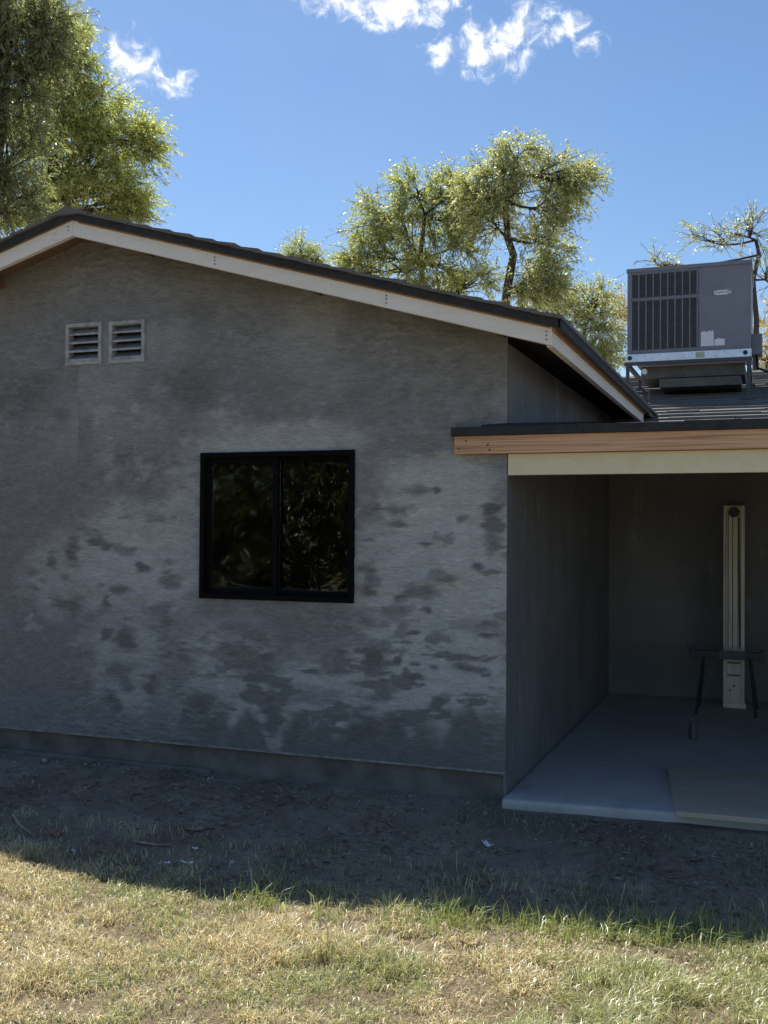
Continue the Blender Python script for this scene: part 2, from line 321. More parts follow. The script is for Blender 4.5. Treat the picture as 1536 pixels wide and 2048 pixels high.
# ------------------------------------------------------------------ house
house = empty('stucco_house', (0, 0, 0)); tag(house, 'single storey house with grey unpainted stucco gable and dark shingle roof', 'house')
AX, AZ, SL = -2.757, 3.618, .284            # ridge x, shingle-top z, roof slope
OV = -.36                                    # front edge of the roof
rtop = lambda x: AZ-SL*abs(x-AX)
WIN = (-1.99, -.933, 1.15, 2.072)
VENTS = [(-3.04, -2.752, 2.68, 2.96), (-2.695, -2.417, 2.677, 2.954)]
XL = 2*AX                                    # left corner of the gable wall
# gable wall as a fine trowelled sheet
st_ = .0105
ux = np.arange(XL, .0001, st_); ux[-1] = 0; uz = np.arange(.225, 3.62, st_)
UX, UZ = np.meshgrid(ux, uz)
WB = [(837,978,22,7),(870,979,8,7),(792,1019,24,10),(799,1045,22,9),(745,1019,12,4),(736,980,10,5),(743,1081,13,4),(987,1019,16,14),(992,1051,16,16),(987,1080,18,22),(924,1042,13,5),(857,1093,15,4),(736,1136,20,10),(743,1163,16,9),(741,1183,13,7),(886,1158,22,7),(837,1182,31,14),(804,1194,11,6),(956,1133,10,6),(983,1144,18,4),(795,1221,18,5),(851,1221,10,5),(738,1245,27,9),(980,1248,24,7),(967,1270,24,4),(823,1269,13,3),(721,1277,11,7),(748,1312,17,15),(723,1299,15,5),(781,1306,18,3),(765,1324,30,6),(799,1321,7,7),(832,1328,8,4),(918,1314,18,6),(925,1333,30,8),(748,1348,22,7),(813,1346,6,9),(821,1353,22,3),(826,1364,17,3),(745,1370,33,8),(770,1384,18,12),(875,1402,18,11),(947,1391,33,3),(759,1398,25,8),(727,1467,31,50),(795,1471,25,40),(850,1482,22,44),(918,1474,22,40),(987,1471,25,48),(940,1520,60,25),(662,1319,30,30),(672,1275,30,22),(676,1340,36,11),(669,1221,33,8),(672,1434,30,6),(670,1460,33,5),(680,1500,40,14),
      (145,1100,14,24),(193,1083,14,7),(210,1091,9,7),(61,1141,20,10),(108,1123,9,12),(65,1175,22,7),(341,1161,22,16),(285,1136,14,7),(242,1179,20,8),(215,1206,8,8),(249,1277,24,22),(210,1270,14,9),(238,1345,30,18),(253,1367,11,11),(224,1418,18,30),(141,1215,36,18),(159,1244,30,18),(173,1320,18,30),(332,1240,30,30),(347,1320,30,36),(310,1374,25,22),(325,1425,22,18),(307,1443,43,9),(180,990,47,22),(246,922,18,12),(289,977,25,9),
      (50,1400,110,120),(60,1000,100,55),(560,1270,105,38),(520,1335,34,20),(545,1430,22,40),(432,1462,24,40),(582,1470,20,34),(630,1395,60,18),(400,1400,40,20),(480,1225,50,12),(560,1220,60,8),(820,890,90,22),(470,1300,40,14),(990,900,25,20)]
LB = [(640,868,30,34,1.),(448,835,50,30,1.),(208,830,22,26,.9),(292,822,18,16,.8),(285,945,16,26,.8),(215,905,20,30,.6),(600,880,40,20,.7),(168,1290,12,16,.9),(63,1250,10,14,.7),(560,1180,30,14,.3)]
damp = np.zeros_like(UX); lite = np.zeros_like(UX)
wx = (fbm(UX*9+50, UZ*16+50, 21, 4)-.5); wz = (fbm(UX*9+90, UZ*16+90, 31, 4)-.5)
for i, (px, py, rx, ry) in enumerate(WB):
    c = at(px, py, y=0); sc = np.linalg.norm(c-CAM)/F_PX; a, bb = rx*sc*1.5, ry*sc*1.5
    q = np.hypot((UX-c[0]+wx*.09)/a, (UZ-c[2]+wz*.05)/bb)
    q = q+(fbm(UX*11+3*i, UZ*42+5*i, 200, 4)-.5)*1.15
    soft_ = .45 if max(rx, ry) < 20 else .75
    damp = np.maximum(damp, (1-sstep(1-soft_, 1.15, q))*(.95 if max(rx, ry) < 60 else .7)*(.75+.25*((i*37) % 10)/10))
for (px, py, rx, ry, s_) in LB:
    c = at(px, py, y=0); sc = np.linalg.norm(c-CAM)/F_PX
    q = np.hypot((UX-c[0]+wx*.12)/(rx*sc*1.2), (UZ-c[2]+wz*.08)/(ry*sc*1.2)); lite = np.maximum(lite, s_*(1-sstep(.2, 1.2, q)))
nb = fbm(UX*5+7, UZ*9+7, 55, 5)
damp = np.clip(np.maximum(damp, .55*sstep(.62, .72, nb)*sstep(2.3, 1.7, UZ)), 0, 1)
drip = sstep(.5, .75, fbm(UX*9+3, UZ*.9+3, 71, 3))*sstep(.75, .3, UZ)
# dry, pale areas of the coat; the rest is still damp and dark
DRY = [(870,1130,190,260,1.),(880,1340,190,120,1.),(720,1390,190,120,.95),(560,890,200,50,.8),(370,1010,60,150,.85),(250,1110,150,110,.85),(330,1120,110,130,.8),(150,1180,110,60,.6),(270,1300,110,130,.6),(440,1330,120,110,.7),(580,1410,150,90,.85),(450,1420,120,60,.7),(640,868,40,44,1.),(448,840,60,40,.95),(208,835,26,34,.8),(292,824,22,20,.7),(285,940,20,34,.8),(220,910,26,40,.6),(168,1290,14,18,.9),(63,1250,12,16,.7),(30,845,60,14,.25),(930,960,90,40,.8),(100,1140,70,50,.5),(480,690,60,18,.28),(400,730,60,14,.22)]
nz1 = (fbm(UX*2.6+13, UZ*3.4+13, 83, 5)-.5); nz2 = (fbm(UX*9+13, UZ*24+13, 87, 4)-.5)
tone = np.zeros_like(UX)
for (px, py, rx, ry, s_) in DRY:
    c = at(px, py, y=0); sc = np.linalg.norm(c-CAM)/F_PX
    sm_ = rx < 70
    q = np.hypot((UX-c[0]+(wx*.35 if sm_ else 0))/(rx*sc), (UZ-c[2]+(wz*.3 if sm_ else 0))/(ry*sc))+nz1*.7+nz2*(.9 if sm_ else .45); tone = np.maximum(tone, s_*(.8 if sm_ else 1)*(1-sstep(.25 if sm_ else .6, 1.25, q)))
tone = np.maximum(tone, .30*sstep(.50, .68, fbm(UX*1.7+5, UZ*2.2+5, 311, 5))*sstep(1.9, 2.2, UZ))
damp = np.maximum(damp, .55*sstep(.48, .64, fbm(UX*1.5+45, UZ*2.0+45, 313, 5))*sstep(1.9, 2.3, UZ)*1.0); up_ = damp*sstep(1.9, 2.3, UZ)
tone = np.clip(tone*(.86+.5*(fbm(UX*2.5+1, UZ*22+1, 91, 4)-.5))+.10*(nz2+.3), 0, 1); damp *= (1-.5*lite)
damp = np.maximum(damp*(.12+.88*sstep(.15, .6, tone)), up_)
# damp creeping up from the foot of the wall in tongues
tong = .34+.75*(fbm(UX*5.5+3, UZ*.5+3, 71, 2)-.4)+.10*nz2
tone *= 1-.9*sstep(.07, -.05, UZ-tong); damp = np.maximum(damp, .6*sstep(.05, -.06, UZ-tong)*sstep(-2.6, -1.8, UX))
damp = np.maximum(damp, .8*sstep(.56, .63, fbm(UX*5+77, UZ*15+77, 301, 5))*sstep(.2, .5, tone)*sstep(1.25, .85, UZ)*sstep(-2.4, -1.6, UX))
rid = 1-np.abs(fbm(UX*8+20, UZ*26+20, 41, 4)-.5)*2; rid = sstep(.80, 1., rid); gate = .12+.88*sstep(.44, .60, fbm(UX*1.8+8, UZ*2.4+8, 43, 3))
Y = -(rid*gate*.008+(fbm(UX*30+2, UZ*55+2, 47, 3)-.5)*.006*(.4+.6*gate)+(fbm(UX*2+2, UZ*2+2, 49, 3)-.5)*.012)
Y = np.where(UX > -.02, 0, Y)
n1, n2 = UX.shape; idx = np.arange(n1*n2).reshape(n1, n2)
Fq = np.stack([idx[:-1, :-1], idx[:-1, 1:], idx[1:, 1:], idx[1:, :-1]], -1).reshape(-1, 4)
cx_ = (UX[:-1, :-1]+st_/2).ravel(); cz_ = (UZ[:-1, :-1]+st_/2).ravel()
keep = cz_ < AZ-SL*np.abs(cx_-AX)-.045
for (x0, x1, za, zb) in [WIN]+VENTS: keep &= ~((cx_ > x0+.012) & (cx_ < x1-.012) & (cz_ > za+.012) & (cz_ < zb-.012))
arr_mesh('gable_wall', np.stack([UX.ravel(), Y.ravel(), UZ.ravel()], 1), Fq[keep], 4, MT['stucco'], house, {'damp': damp.ravel(), 'tone': tone.ravel(), 'crest_light': (rid*gate).ravel()}, True)
# screed lip and recessed footing
b = MB(); lipn = 120
for i in range(lipn):
    x0, x1 = XL+(-XL)*i/lipn, XL+(-XL)*(i+1)/lipn; d = .010+random.uniform(-.003, .004)
    b.hexa([(x0, -d, .214), (x1, -d, .214), (x1, .02, .214), (x0, .02, .214), (x0, -d, .226), (x1, -d, .226), (x1, .02, .226), (x0, .02, .226)])
b.build('weep_screed', plain('screed_metal', (.24, .24, .235), .8, .4, 20), house)
b = MB().box((XL+.01, .028, -.25), (-.02, .2, .216)); b.build('footing', MT['footing'], house)
b = MB().box((XL-.02, -.012, -.2), (-1.9, .028, .075)); b.build('footing_ledge', MT['footing'], house, bevel=.006)
# side, back and left walls
def wallmesh(name, x0, x1, y0, y1, z0, z1, mat):
    return MB().box((x0, y0, z0), (x1, y1, z1)).build(name, mat, house)
wallmesh('side_wall', -.02, 0.0015, .02, 3.95, -.2, 2.66, MT['side_stucco'])
wallmesh('patio_back_wall', .0, 5.3, 3.95, 4.1, -.2, 2.5, MT['side_stucco'])
wallmesh('left_wall', XL, XL+.15, .004, 8, -.2, 2.70, MT['side_stucco'])
wallmesh('rear_wall', XL, 5.3, 12.2, 12.35, -.2, 2.7, MT['side_stucco'])
wallmesh('patio_end_wall', 5.2, 5.35, .0, 12.3, -.2, 2.14, MT['side_stucco'])
wallmesh('room_partition', XL+.15, -.15, 3.6, 3.7, .1, 2.7, MT['room'])
wallmesh('room_floor', XL+.15, -.15, .2, 3.6, .1, .16, MT['room'])
wallmesh('room_ceiling', XL+.15, -.15, .1, 3.6, 2.5, 2.56, MT['room'])

# window
win = empty('window', (0, 0, 0)); win.parent = house; win['label'] = 'two pane black framed sliding window'
x0, x1, z0, z1 = WIN
def frame_rect(bm, x0, x1, z0, z1, w, ya, yb):
    bm.box((x0, ya, z0), (x0+w, yb, z1)); bm.box((x1-w, ya, z0), (x1, yb, z1)); bm.box((x0+w, ya, z0), (x1-w, yb, z0+w)); bm.box((x0+w, ya, z1-w), (x1-w, yb, z1)); return bm
frame_rect(MB(), x0, x1, z0, z1, .032, -.018, .08).build('frame', MT['black_alu'], win, bevel=.003)
xm = -1.478
frame_rect(MB(), x0+.032, xm+.022, z0+.032, z1-.032, .036, .012, .036).build('sash', MT['black_alu'], win, bevel=.002)
frame_rect(MB(), xm-.012, x1-.032, z0+.032, z1-.032, .030, .042, .066).build('sash', MT['black_alu'], win, bevel=.002)
MB().box((x0+.07, .022, z0+.07), (xm-.016, .026, z1-.07)).build('pane', MT['glass_screen'], win)
MB().box((xm+.02, .052, z0+.064), (x1-.064, .056, z1-.064)).build('pane', MT['glass'], win)
MB().box((x0, .08, z0-.05), (x1, .2, z0+.076)).build('inner_sill', MT['room'], win)
# attic vents
for vi, (x0, x1, z0, z1) in enumerate(VENTS):
    v = empty('attic_vent', (0, 0, 0)); v.parent = house
    frame_rect(MB(), x0, x1, z0, z1, .026, -.012, .05).build('frame', MT['vent'], v, bevel=.003)
    MB().box((x0+.02, .075, z0+.01), (x1-.02, .08, z1-.01)).build('backing', MT['dark'], v)
    n_s = 4; h = (z1-z0-.052)/n_s
    for i in range(n_s):
        zc = z0+.026+h*i; t = .006
        sl = MB().hexa([(x0+.026, -.004, zc+.004), (x1-.026, -.004, zc+.004), (x1-.026, .06, zc+h*.95), (x0+.026, .06, zc+h*.95), (x0+.026, -.004, zc+.004+t*2.2), (x1-.026, -.004, zc+.004+t*2.2), (x1-.026, .06, zc+h*.95+t), (x0+.026, .06, zc+h*.95+t)])
        sl.build('slat', MT['vent_slat'], v, bevel=.001)
        MB().box((x0+.027, -.009, zc+.002), (x1-.027, -.0045, zc+.014), .0012).build('slat_lip', MT['vent'], v)
# gable roof
roof = empty('gable_roof', (0, 0, 0)); roof.parent = house
EX = .378
def slope_box(bm, xa, xb, ya, yb, dtop, dbot):
    """slab following the roof between xa (towards the ridge) and xb; dtop, dbot measured down from the shingle tops"""
    za, zb = rtop(xa), rtop(xb)
    P = [(xa, ya, za-dbot), (xb, ya, zb-dbot), (xb, yb, zb-dbot), (xa, yb, za-dbot), (xa, ya, za-dtop), (xb, ya, zb-dtop), (xb, yb, zb-dtop), (xa, yb, za-dtop)]
    if xb < xa: P = [P[1], P[0], P[3], P[2], P[5], P[4], P[7], P[6]]
    return bm.hexa(P)
XLE = 2*AX-EX
for xb in (EX-.02, XLE+.02):
    slope_box(MB(), AX, xb, OV+.02, 7.4, .034, .072).build('deck', MT['deck'], roof)
slope_box(MB(), AX, EX-.012, OV+.006, OV+.02, .022, .07).build('drip_edge', MT['roof_metal'], roof)
slope_box(MB(), AX, XLE+.012, OV+.006, OV+.02, .022, .07).build('drip_edge', MT['roof_metal'], roof)
slope_box(MB(), EX-.02, EX-.006, OV+.006, 3.9, .022, .075).build('drip_edge', MT['roof_metal'], roof)
def course(xa, xb, ya, yb, lift):
    bm = MB(); n = 10; up = 1 if xb > xa else -1
    za, zb = rtop(xa), rtop(xb); t = .012
    bm.hexa([(xa, ya, za-.028), (xb, ya, zb-.028+lift), (xb, yb, zb-.028+lift), (xa, yb, za-.028), (xa, ya, za-.018), (xb, ya, zb-.006+lift), (xb, yb, zb-.006+lift), (xa, yb, za-.018)] if up > 0 else
            [(xb, ya, zb-.028+lift), (xa, ya, za-.028), (xa, yb, za-.028), (xb, yb, zb-.028+lift), (xb, ya, zb-.006+lift), (xa, ya, za-.018), (xa, yb, za-.018), (xb, yb, zb-.006+lift)])
    return bm
E_ = .15
for sgn in (1, -1):
    x = 0; L = EX-AX
    i = 0
    while x < L-.01:
        xa = AX+sgn*max(0, x-.03); xb = AX+sgn*min(x+E_, L); ya = OV-.012+random.uniform(-.010, .008)
        course(xa, xb, ya, 7.3, random.uniform(.0, .006)).build('shingle_course', MT['shingle'], roof)
        x += E_; i += 1
bm = MB(); bm.hexa([(AX-.16, OV-.02, AZ-.05), (AX+.16, OV-.02, AZ-.05), (AX+.16, 7.3, AZ-.05), (AX-.16, 7.3, AZ-.05), (AX-.005, OV-.02, AZ+.004), (AX+.005, OV-.02, AZ+.004), (AX+.005, 7.3, AZ+.004), (AX-.005, 7.3, AZ+.004)])
bm.build('ridge_cap', MT['shingle'], roof)
# fascia boards
FX = .318
def rake_board(xa, xb, name='rake_board'):
    return slope_box(MB(), xa, xb, -.322, -.285, .0725, .170).build(name, MT['primed'], house, bevel=.002)
rb1 = rake_board(AX+.001, FX); rb2 = rake_board(AX-.001, 2*AX-FX)
eb = MB(); ze1 = rtop(FX)-.0725; ze0 = rtop(FX)-.170
eb.box((FX-.036, -.284, ze0), (FX+.002, 3.85, ze1-.004)); eave = eb.build('eave_board', MT['primed'], house, bevel=.002)
MB().box((FX+.002, -.31, ze1-.022), (FX+.014, 3.83, ze1-.002)).build('eave_trim', MT['raw_edge'], house)
slope_box(MB(), AX+.05, FX-.01, -.328, -.3225, .0735, .082).build('rake_trim', MT['raw_edge'], house)
for xx in (-1.72, -.62, FX-.03):
    for dz in (.03, .05, .072):
        zz = rtop(xx)-.0725-dz
        MB().tube([(xx, -.327, zz), (xx, -.318, zz)], .004, 8).build('nail', MT['nail'], rb1)
for dz in (.03, .055): MB().tube([(AX-.03, -.327, rtop(AX-.03)-.0725-dz), (AX-.03, -.318, rtop(AX-.03)-.0725-dz)], .004, 8).build('nail', MT['nail'], rb2)
# lookouts under the rake overhang
for xx in (-2.4, -1.2, -.05, -3.6, -4.8):
    slope_box(MB(), xx, xx+.04, -.284, .0, .0725, .15).build('lookout', MT['deck'], house)

# lean-to patio roof, beam and header
PZ0, PY0, PSL = 2.182, -.075, .093
lean = empty('patio_roof', (0, 0, 0)); lean.parent = house
zz = lambda y: PZ0+PSL*(y-PY0)
b = MB().hexa([(.004, .0, zz(0)-.05), (5.4, .0, zz(0)-.05), (5.4, 3.9, zz(3.9)-.05), (.004, 3.9, zz(3.9)-.05), (.004, .0, zz(0)-.002), (5.4, .0, zz(0)-.002), (5.4, 3.9, zz(3.9)-.002), (.004, 3.9, zz(3.9)-.002)])
b.build('deck', MT['soffit'], lean)
b = MB()
for i in range(40):
    xa, xb = -.312+i*.143, -.312+(i+1)*.143+.0005; j = random.uniform(-.003, .003)
    b.hexa([(xa, PY0+j, 2.132), (xb, PY0+j, 2.132), (xb, .0, 2.132), (xa, .0, 2.132), (xa, PY0+j, PZ0+j), (xb, PY0+j, PZ0+j), (xb, .0, zz(0)), (xa, .0, zz(0))])
b.build('roof_edge', MT['roof_metal'], lean)
b = MB(); b.add([(-.15, -.004, 2.18), (.012, -.004, 2.18), (.012, -.004, 2.205), (-.15, -.004, 2.2), (.012, 3.6, zz(3.6)+.05), (.012, 3.6, zz(3.6)-.02)], [(0, 1, 2, 3), (1, 5, 4, 2)])
b.build('flashing', MT['roof_metal'], lean)
MB().box((-.300, -.052, 2.030), (5.3, -.014, 2.1305), .0).build('beam', MT['fir'], lean, bevel=.003)
MB().box((.006, -.006, 1.908), (5.25, .034, 2.0285)).build('header_board', MT['cream'], lean, bevel=.002)
MB().box((.02, .034, 1.93), (5.2, .14, 2.05)).build('header_beam', MT['soffit'], lean)
for dx, dz in ((.028, .03), (.07, .075), (.2, .05), (.21, .02)):
    MB().tube([(-.300+dx, -.0545, 2.03+dz), (-.300+dx, -.05, 2.03+dz)], .006, 8).build('nail', MT['nail'], lean)
for xx in (.6, 1.2, 1.8, 2.4, 3.0, 3.6, 4.2, 4.8):
    b = MB().hexa([(xx, .14, zz(.14)-.14), (xx+.04, .14, zz(.14)-.14), (xx+.04, 3.95, zz(3.95)-.14), (xx, 3.95, zz(3.95)-.14), (xx, .14, zz(.14)-.052), (xx+.04, .14, zz(.14)-.052), (xx+.04, 3.95, zz(3.95)-.052), (xx, 3.95, zz(3.95)-.052)])
    b.build('rafter', MT['soffit'], lean)
# main roof behind, with its shingles
mroof = empty('main_roof', (0, 0, 0)); mroof.parent = house
MY0, MZ0, MSL, MY1 = 3.3, 2.41, .244, 8.3
mz = lambda y: MZ0+MSL*(y-MY0)
b = MB().hexa([(-2.7, MY0, mz(MY0)-.1), (5.6, MY0, mz(MY0)-.1), (5.6, MY1, mz(MY1)-.1), (-2.7, MY1, mz(MY1)-.1), (-2.7, MY0, mz(MY0)-.03), (5.6, MY0, mz(MY0)-.03), (5.6, MY1, mz(MY1)-.03), (-2.7, MY1, mz(MY1)-.03)])
b.build('deck', MT['deck'], mroof)
zb = mz(MY1)-MSL*5
b = MB().hexa([(-2.7, MY1, mz(MY1)-.1), (5.6, MY1, mz(MY1)-.1), (5.6, MY1+5, zb-.1), (-2.7, MY1+5, zb-.1), (-2.7, MY1, mz(MY1)-.01), (5.6, MY1, mz(MY1)-.01), (5.6, MY1+5, zb-.01), (-2.7, MY1+5, zb-.01)])
b.build('rear_slope', MT['shingle'], mroof)
EXP = .24; SW = .30
shm = []
for k_ in range(4):
    b = MB(); w = SW-.002; l0 = .02+random.uniform(0, .012); th = .018+.006*(k_ % 2)
    b.hexa([(0, -l0, -.006), (w, -l0+random.uniform(-.012, .012), -.006), (w, EXP+.05, -.022), (0, EXP+.05, -.022), (0, -l0, th), (w, -l0+random.uniform(-.012, .012), th), (w, EXP+.05, -.010), (0, EXP+.05, -.010)])
    me = bpy.data.meshes.new('shingle'); me.from_pydata(b.v, [], b.f); me.materials.append(MT['shingle']); shm.append(me)
rest = MB(); ang = math.atan(MSL); r_ = 0
yy = MY0
while yy < MY1-.05:
    xr = -2.7+random.choice((0, .5, .33, .7))*SW+random.uniform(-.03, .03)
    while xr < 5.5:
        me = random.choice(shm)
        if -.55 <= xr <= 2.0 and (yy > 3.7):
            o = bpy.data.objects.new('shingle', me); COL.objects.link(o); o.parent = mroof
            o.location = (xr, yy, mz(yy)); o.rotation_euler = (ang, 0, random.uniform(-.012, .012)); 
        else:
            T = Matrix.Translation((xr, yy, mz(yy))) @ Matrix.Rotation(ang, 4, 'X')
            rest.add([T @ v.co for v in me.vertices], [tuple(p.vertices) for p in me.polygons])
        xr += SW
    yy += EXP*math.cos(ang); r_ += 1
tag(rest.build('shingle_field', MT['shingle'], mroof), kind='stuff')
b = MB(); b.hexa([(-2.7, MY1-.14, mz(MY1)-.05), (5.6, MY1-.14, mz(MY1)-.05), (5.6, MY1+.14, mz(MY1)-.05), (-2.7, MY1+.14, mz(MY1)-.05), (-2.7, MY1-.005, mz(MY1)+.03), (5.6, MY1-.005, mz(MY1)+.03), (5.6, MY1+.005, mz(MY1)+.03), (-2.7, MY1+.005, mz(MY1)+.03)])
b.build('ridge_cap', MT['shingle'], mroof)

# ------------------------------------------------------------------ rooftop unit
AY = 5.6
pTL, pTR, pBL, pBR = at(1256, 543, y=AY), at(1501, 519, y=AY), at(1254, 712, y=AY), at(1503, 695, y=AY)
ax0, ax1 = (pTL[0]+pBL[0])/2, (pTR[0]+pBR[0])/2; azt, azb = (pTL[2]+pTR[2])/2, (pBL[2]+pBR[2])/2
rl = at(1251, 728, y=AY)[2]; rr_ = at(1503, 711, y=AY)[2]; azr = (rl+rr_)/2
W, H, D = ax1-ax0, azt-azb, 1.15
ac = empty('rooftop_air_conditioner', (ax0+W/2, AY+D/2, mz(AY))); tag(ac, 'dark grey packaged air conditioner on steel stand on the shingle roof', 'air conditioner')
O = Vector(ac.location)
def lx(p): return (p[0]-O.x, p[1]-O.y, p[2]-O.z)
def abox(bm, a, c): return bm.box(lx(a), lx(c))
abox(MB(), (ax0, AY, azb), (ax1, AY+D, azt)).build('cabinet', MT['ac_paint'], ac, bevel=.012)
abox(MB(), (ax0-.012, AY-.012, azt-.03), (ax1+.012, AY+D+.012, azt+.012)).build('lid', MT['ac_paint'], ac, bevel=.006)
gx0, gx1 = ax0+.036*W, ax0+.575*W
for (za, zb_) in ((azt-.335*H, azt-.03*H-.03), (azb+.05*H, azt-.375*H)):
    gr = abox(MB(), (gx0, AY-.004, za), (gx1, AY-.0005, zb_)).build('coil_grille', MT['ac_dark'], ac)
    nc = 9; cw = (gx1-gx0)/nc
    for i in range(nc+1):
        xx = gx0+cw*i; abox(MB(), (xx-.006, AY-.02, za), (xx+.006, AY-.004, zb_)).build('guard_bar', MT['ac_bar'], gr)
    b = MB(); nl = int((zb_-za)/.018)
    for i in range(nl):
        z_ = za+(zb_-za)*(i+.5)/nl; abox(b, (gx0, AY-.013, z_-.0035), (gx1, AY-.0045, z_+.0035))
    tag(b.build('louvre', MT['steel_dark'], gr), kind='stuff')
abox(MB(), (ax0+.585*W, AY-.006, azb+.03), (ax1-.012, AY-.0005, azt-.035)).build('access_panel', MT['ac_paint'], ac, bevel=.003)
abox(MB(), (ax0, AY-.016, azb), (ax0+.034*W, AY-.0005, azt-.032)).build('corner_post', MT['ac_paint'], ac, bevel=.004)
rail = abox(MB(), (ax0-.018, AY-.03, azr), (ax1+.006, AY+.02, azb-.002)).build('base_rail', MT['galv'], ac, bevel=.003)
for xx in (ax0+.03, ax1-.055):
    zc = (azr+azb)/2; MB().tube([lx((xx, AY-.0325, zc)), lx((xx, AY-.028, zc))], .024, 16).build('lifting_hole', MT['dark'], rail)
for i in range(14):
    xx = ax0+.1+(W-.2)*i/13; zc = (azr+azb)/2+(.02 if i % 2 else -.02)
    MB().tube([lx((xx, AY-.0325, zc)), lx((xx, AY-.029, zc))], .005, 6).build('rivet', MT['steel_dark'], rail)
abox(MB(), (ax0+.565*W, AY-.033, azr+.012), (ax0+.635*W, AY-.0302, azb-.012)).build('green_label', MT['green_paper'], rail)
def sticker(x0, x1, z0, z1):
    b = MB(); n = 10; top = [z1+random.uniform(-.012, .006) for _ in range(n+1)]; V = [lx((x0+(x1-x0)*i/n, AY-.0085, z0)) for i in range(n+1)]+[lx((x0+(x1-x0)*i/n, AY-.0085, top[i])) for i in range(n+1)]
    b.add(V, [(i, i+1, n+2+i, n+1+i) for i in range(n)]); o = b.build('paper_label', MT['paper'], ac); s = o.modifiers.new('s', 'SOLIDIFY'); s.thickness = .0015
sticker(ax0+.605*W, ax0+.707*W, azb+.055*H, azb+.225*H); sticker(ax0+.713*W, ax0+.795*W, azb+.055*H, azb+.135*H)
# name plate
nx_, nz_ = ax0+.775*W, azt-.34*H; pw, ph = .07*W, .026*H
V = []; nn = 40
for i in range(nn):
    a = 2*math.pi*i/nn; c_, s_ = math.cos(a), math.sin(a); V.append((math.copysign(abs(c_)**.45, c_)*pw, math.copysign(abs(s_)**.75, s_)*ph))
b = MB(); b.add([lx((nx_+x, AY-.012, nz_+z)) for x, z in V]+[lx((nx_+x, AY-.0062, nz_+z)) for x, z in V], [tuple(range(nn))]+[((i+1) % nn, i, nn+i, nn+(i+1) % nn) for i in range(nn)])
plate = b.build('name_plate', MT['white_plate'], ac)
fc = bpy.data.curves.new('lettering', 'FONT'); fc.body = 'LENNOX'; fc.size = ph*1.6; fc.align_x = 'CENTER'; fc.align_y = 'CENTER'; fc.extrude = .0008; fc.shear = .25; fc.offset = 0
fc.materials.append(MT['navy']); fo = bpy.data.objects.new('lettering', fc); COL.objects.link(fo); fo.parent = plate; fo.location = lx((nx_-.018, AY-.0135, nz_)); fo.rotation_euler = (R(90), 0, 0)
lm = bpy.data.meshes.new_from_object(fo.evaluated_get(bpy.context.evaluated_depsgraph_get())); lo, lr = tuple(fo.location), tuple(fo.rotation_euler); bpy.data.objects.remove(fo)
if not lm.materials: lm.materials.append(MT['navy'])
fo = bpy.data.objects.new('lettering', lm); COL.objects.link(fo); fo.parent = plate; fo.location = lo; fo.rotation_euler = lr
b = MB(); arc = [(nx_+pw*.72+math.cos(t)*ph*.55, nz_+math.sin(t)*ph*.62) for t in np.linspace(-2.2, 2.2, 12)]
b.tube([lx((x, AY-.0135, z)) for x, z in arc], .0035, 6); b.build('crescent_mark', MT['navy'], plate)
# stand
def leg(x, y):
    abox(MB(), (x, y, mz(y)-.01), (x+.035, y+.035, azr-.004)).build('leg', MT['steel_dark'], ac, bevel=.002)
    abox(MB(), (x-.03, y-.03, mz(y)+.0), (x+.065, y+.065, mz(y)+.028)).build('foot_plate', MT['steel_dark'], ac)
for x in (ax0-.012, ax1-.04):
    for y in (AY-.025, AY+D-.05): leg(x, y)
    abox(MB(), (x-.0005, AY+.012, azr-.05), (x+.0355, AY+D-.052, azr-.005)).build('side_rail', MT['steel_dark'], ac)
abox(MB(), (ax0-.03, AY-.026, azr-.035), (ax1+.01, AY+.011, azr-.001)).build('front_rail', MT['steel_dark'], ac)
abox(MB(), (ax0+.10*W, AY+.16, azr-.16), (ax1-.05*W, AY+.9, azr-.03)).build('duct', MT['duct'], ac, bevel=.006)
abox(MB(), (ax0+.26*W, AY+.1, azr-.27), (ax1-.08*W, AY+.8, azr-.175)).build('duct_skirt', MT['duct'], ac, bevel=.006)
MB().tube([lx((ax0+.17, AY+.08, azr-.09)), lx((ax0+.17, AY+.3, azr-.09))], .03, 14).build('white_pipe', MT['white_plate'], ac)  # short white pipe with its round end facing forward
abox(MB(), (ax1+.002, AY+.25, azb-.02), (ax1+.11, AY+.5, azb+.2)).build('disconnect_box', MT['ac_paint'], ac, bevel=.006)
MB().tube([lx((ax1+.05, AY+.37, azb-.02)), lx((ax1+.06, AY+.37, azb-.15)), lx((ax1+.25, AY+.3, azb-.24)), lx((ax1+.6, AY+.2, mz(AY+.2)+.03))], .014, 8).build('conduit', MT['black_plastic'], ac, smooth=True)

# ------------------------------------------------------------------ fluted pole and stand on the patio
py_ = 3.5; p0 = at(1446, 1415, z=SLAB_Z); px0, px1 = 1.028, 1.198; pzt = 1.815
post = empty('fluted_metal_column', ((px0+px1)/2, py_, SLAB_Z+.002)); tag(post, 'pale fluted metal column standing upright by the patio back wall', 'column')
O = Vector(post.location); pw_ = px1-px0
abox(MB(), (px0, py_, SLAB_Z+.03), (px1, py_+.10, pzt)).build('body', MT['post'], post, bevel=.004)
for fx, wd in ((0, .10), (.13, .07), (.24, .17), (.45, .22), (.71, .08), (.82, .15)):
    xa = px0+pw_*fx; abox(MB(), (xa, py_-.014, .60), (xa+pw_*wd, py_-.0005, pzt-.07 if .1 < fx < .8 else pzt)).build('flute', MT['post'], post, bevel=.003)
for fx in (.105, .205, .415, .68, .795):
    xa = px0+pw_*fx; abox(MB(), (xa, py_-.004, .60), (xa+pw_*.022, py_-.0006, pzt-.06)).build('groove', MT['post_dark'], post)
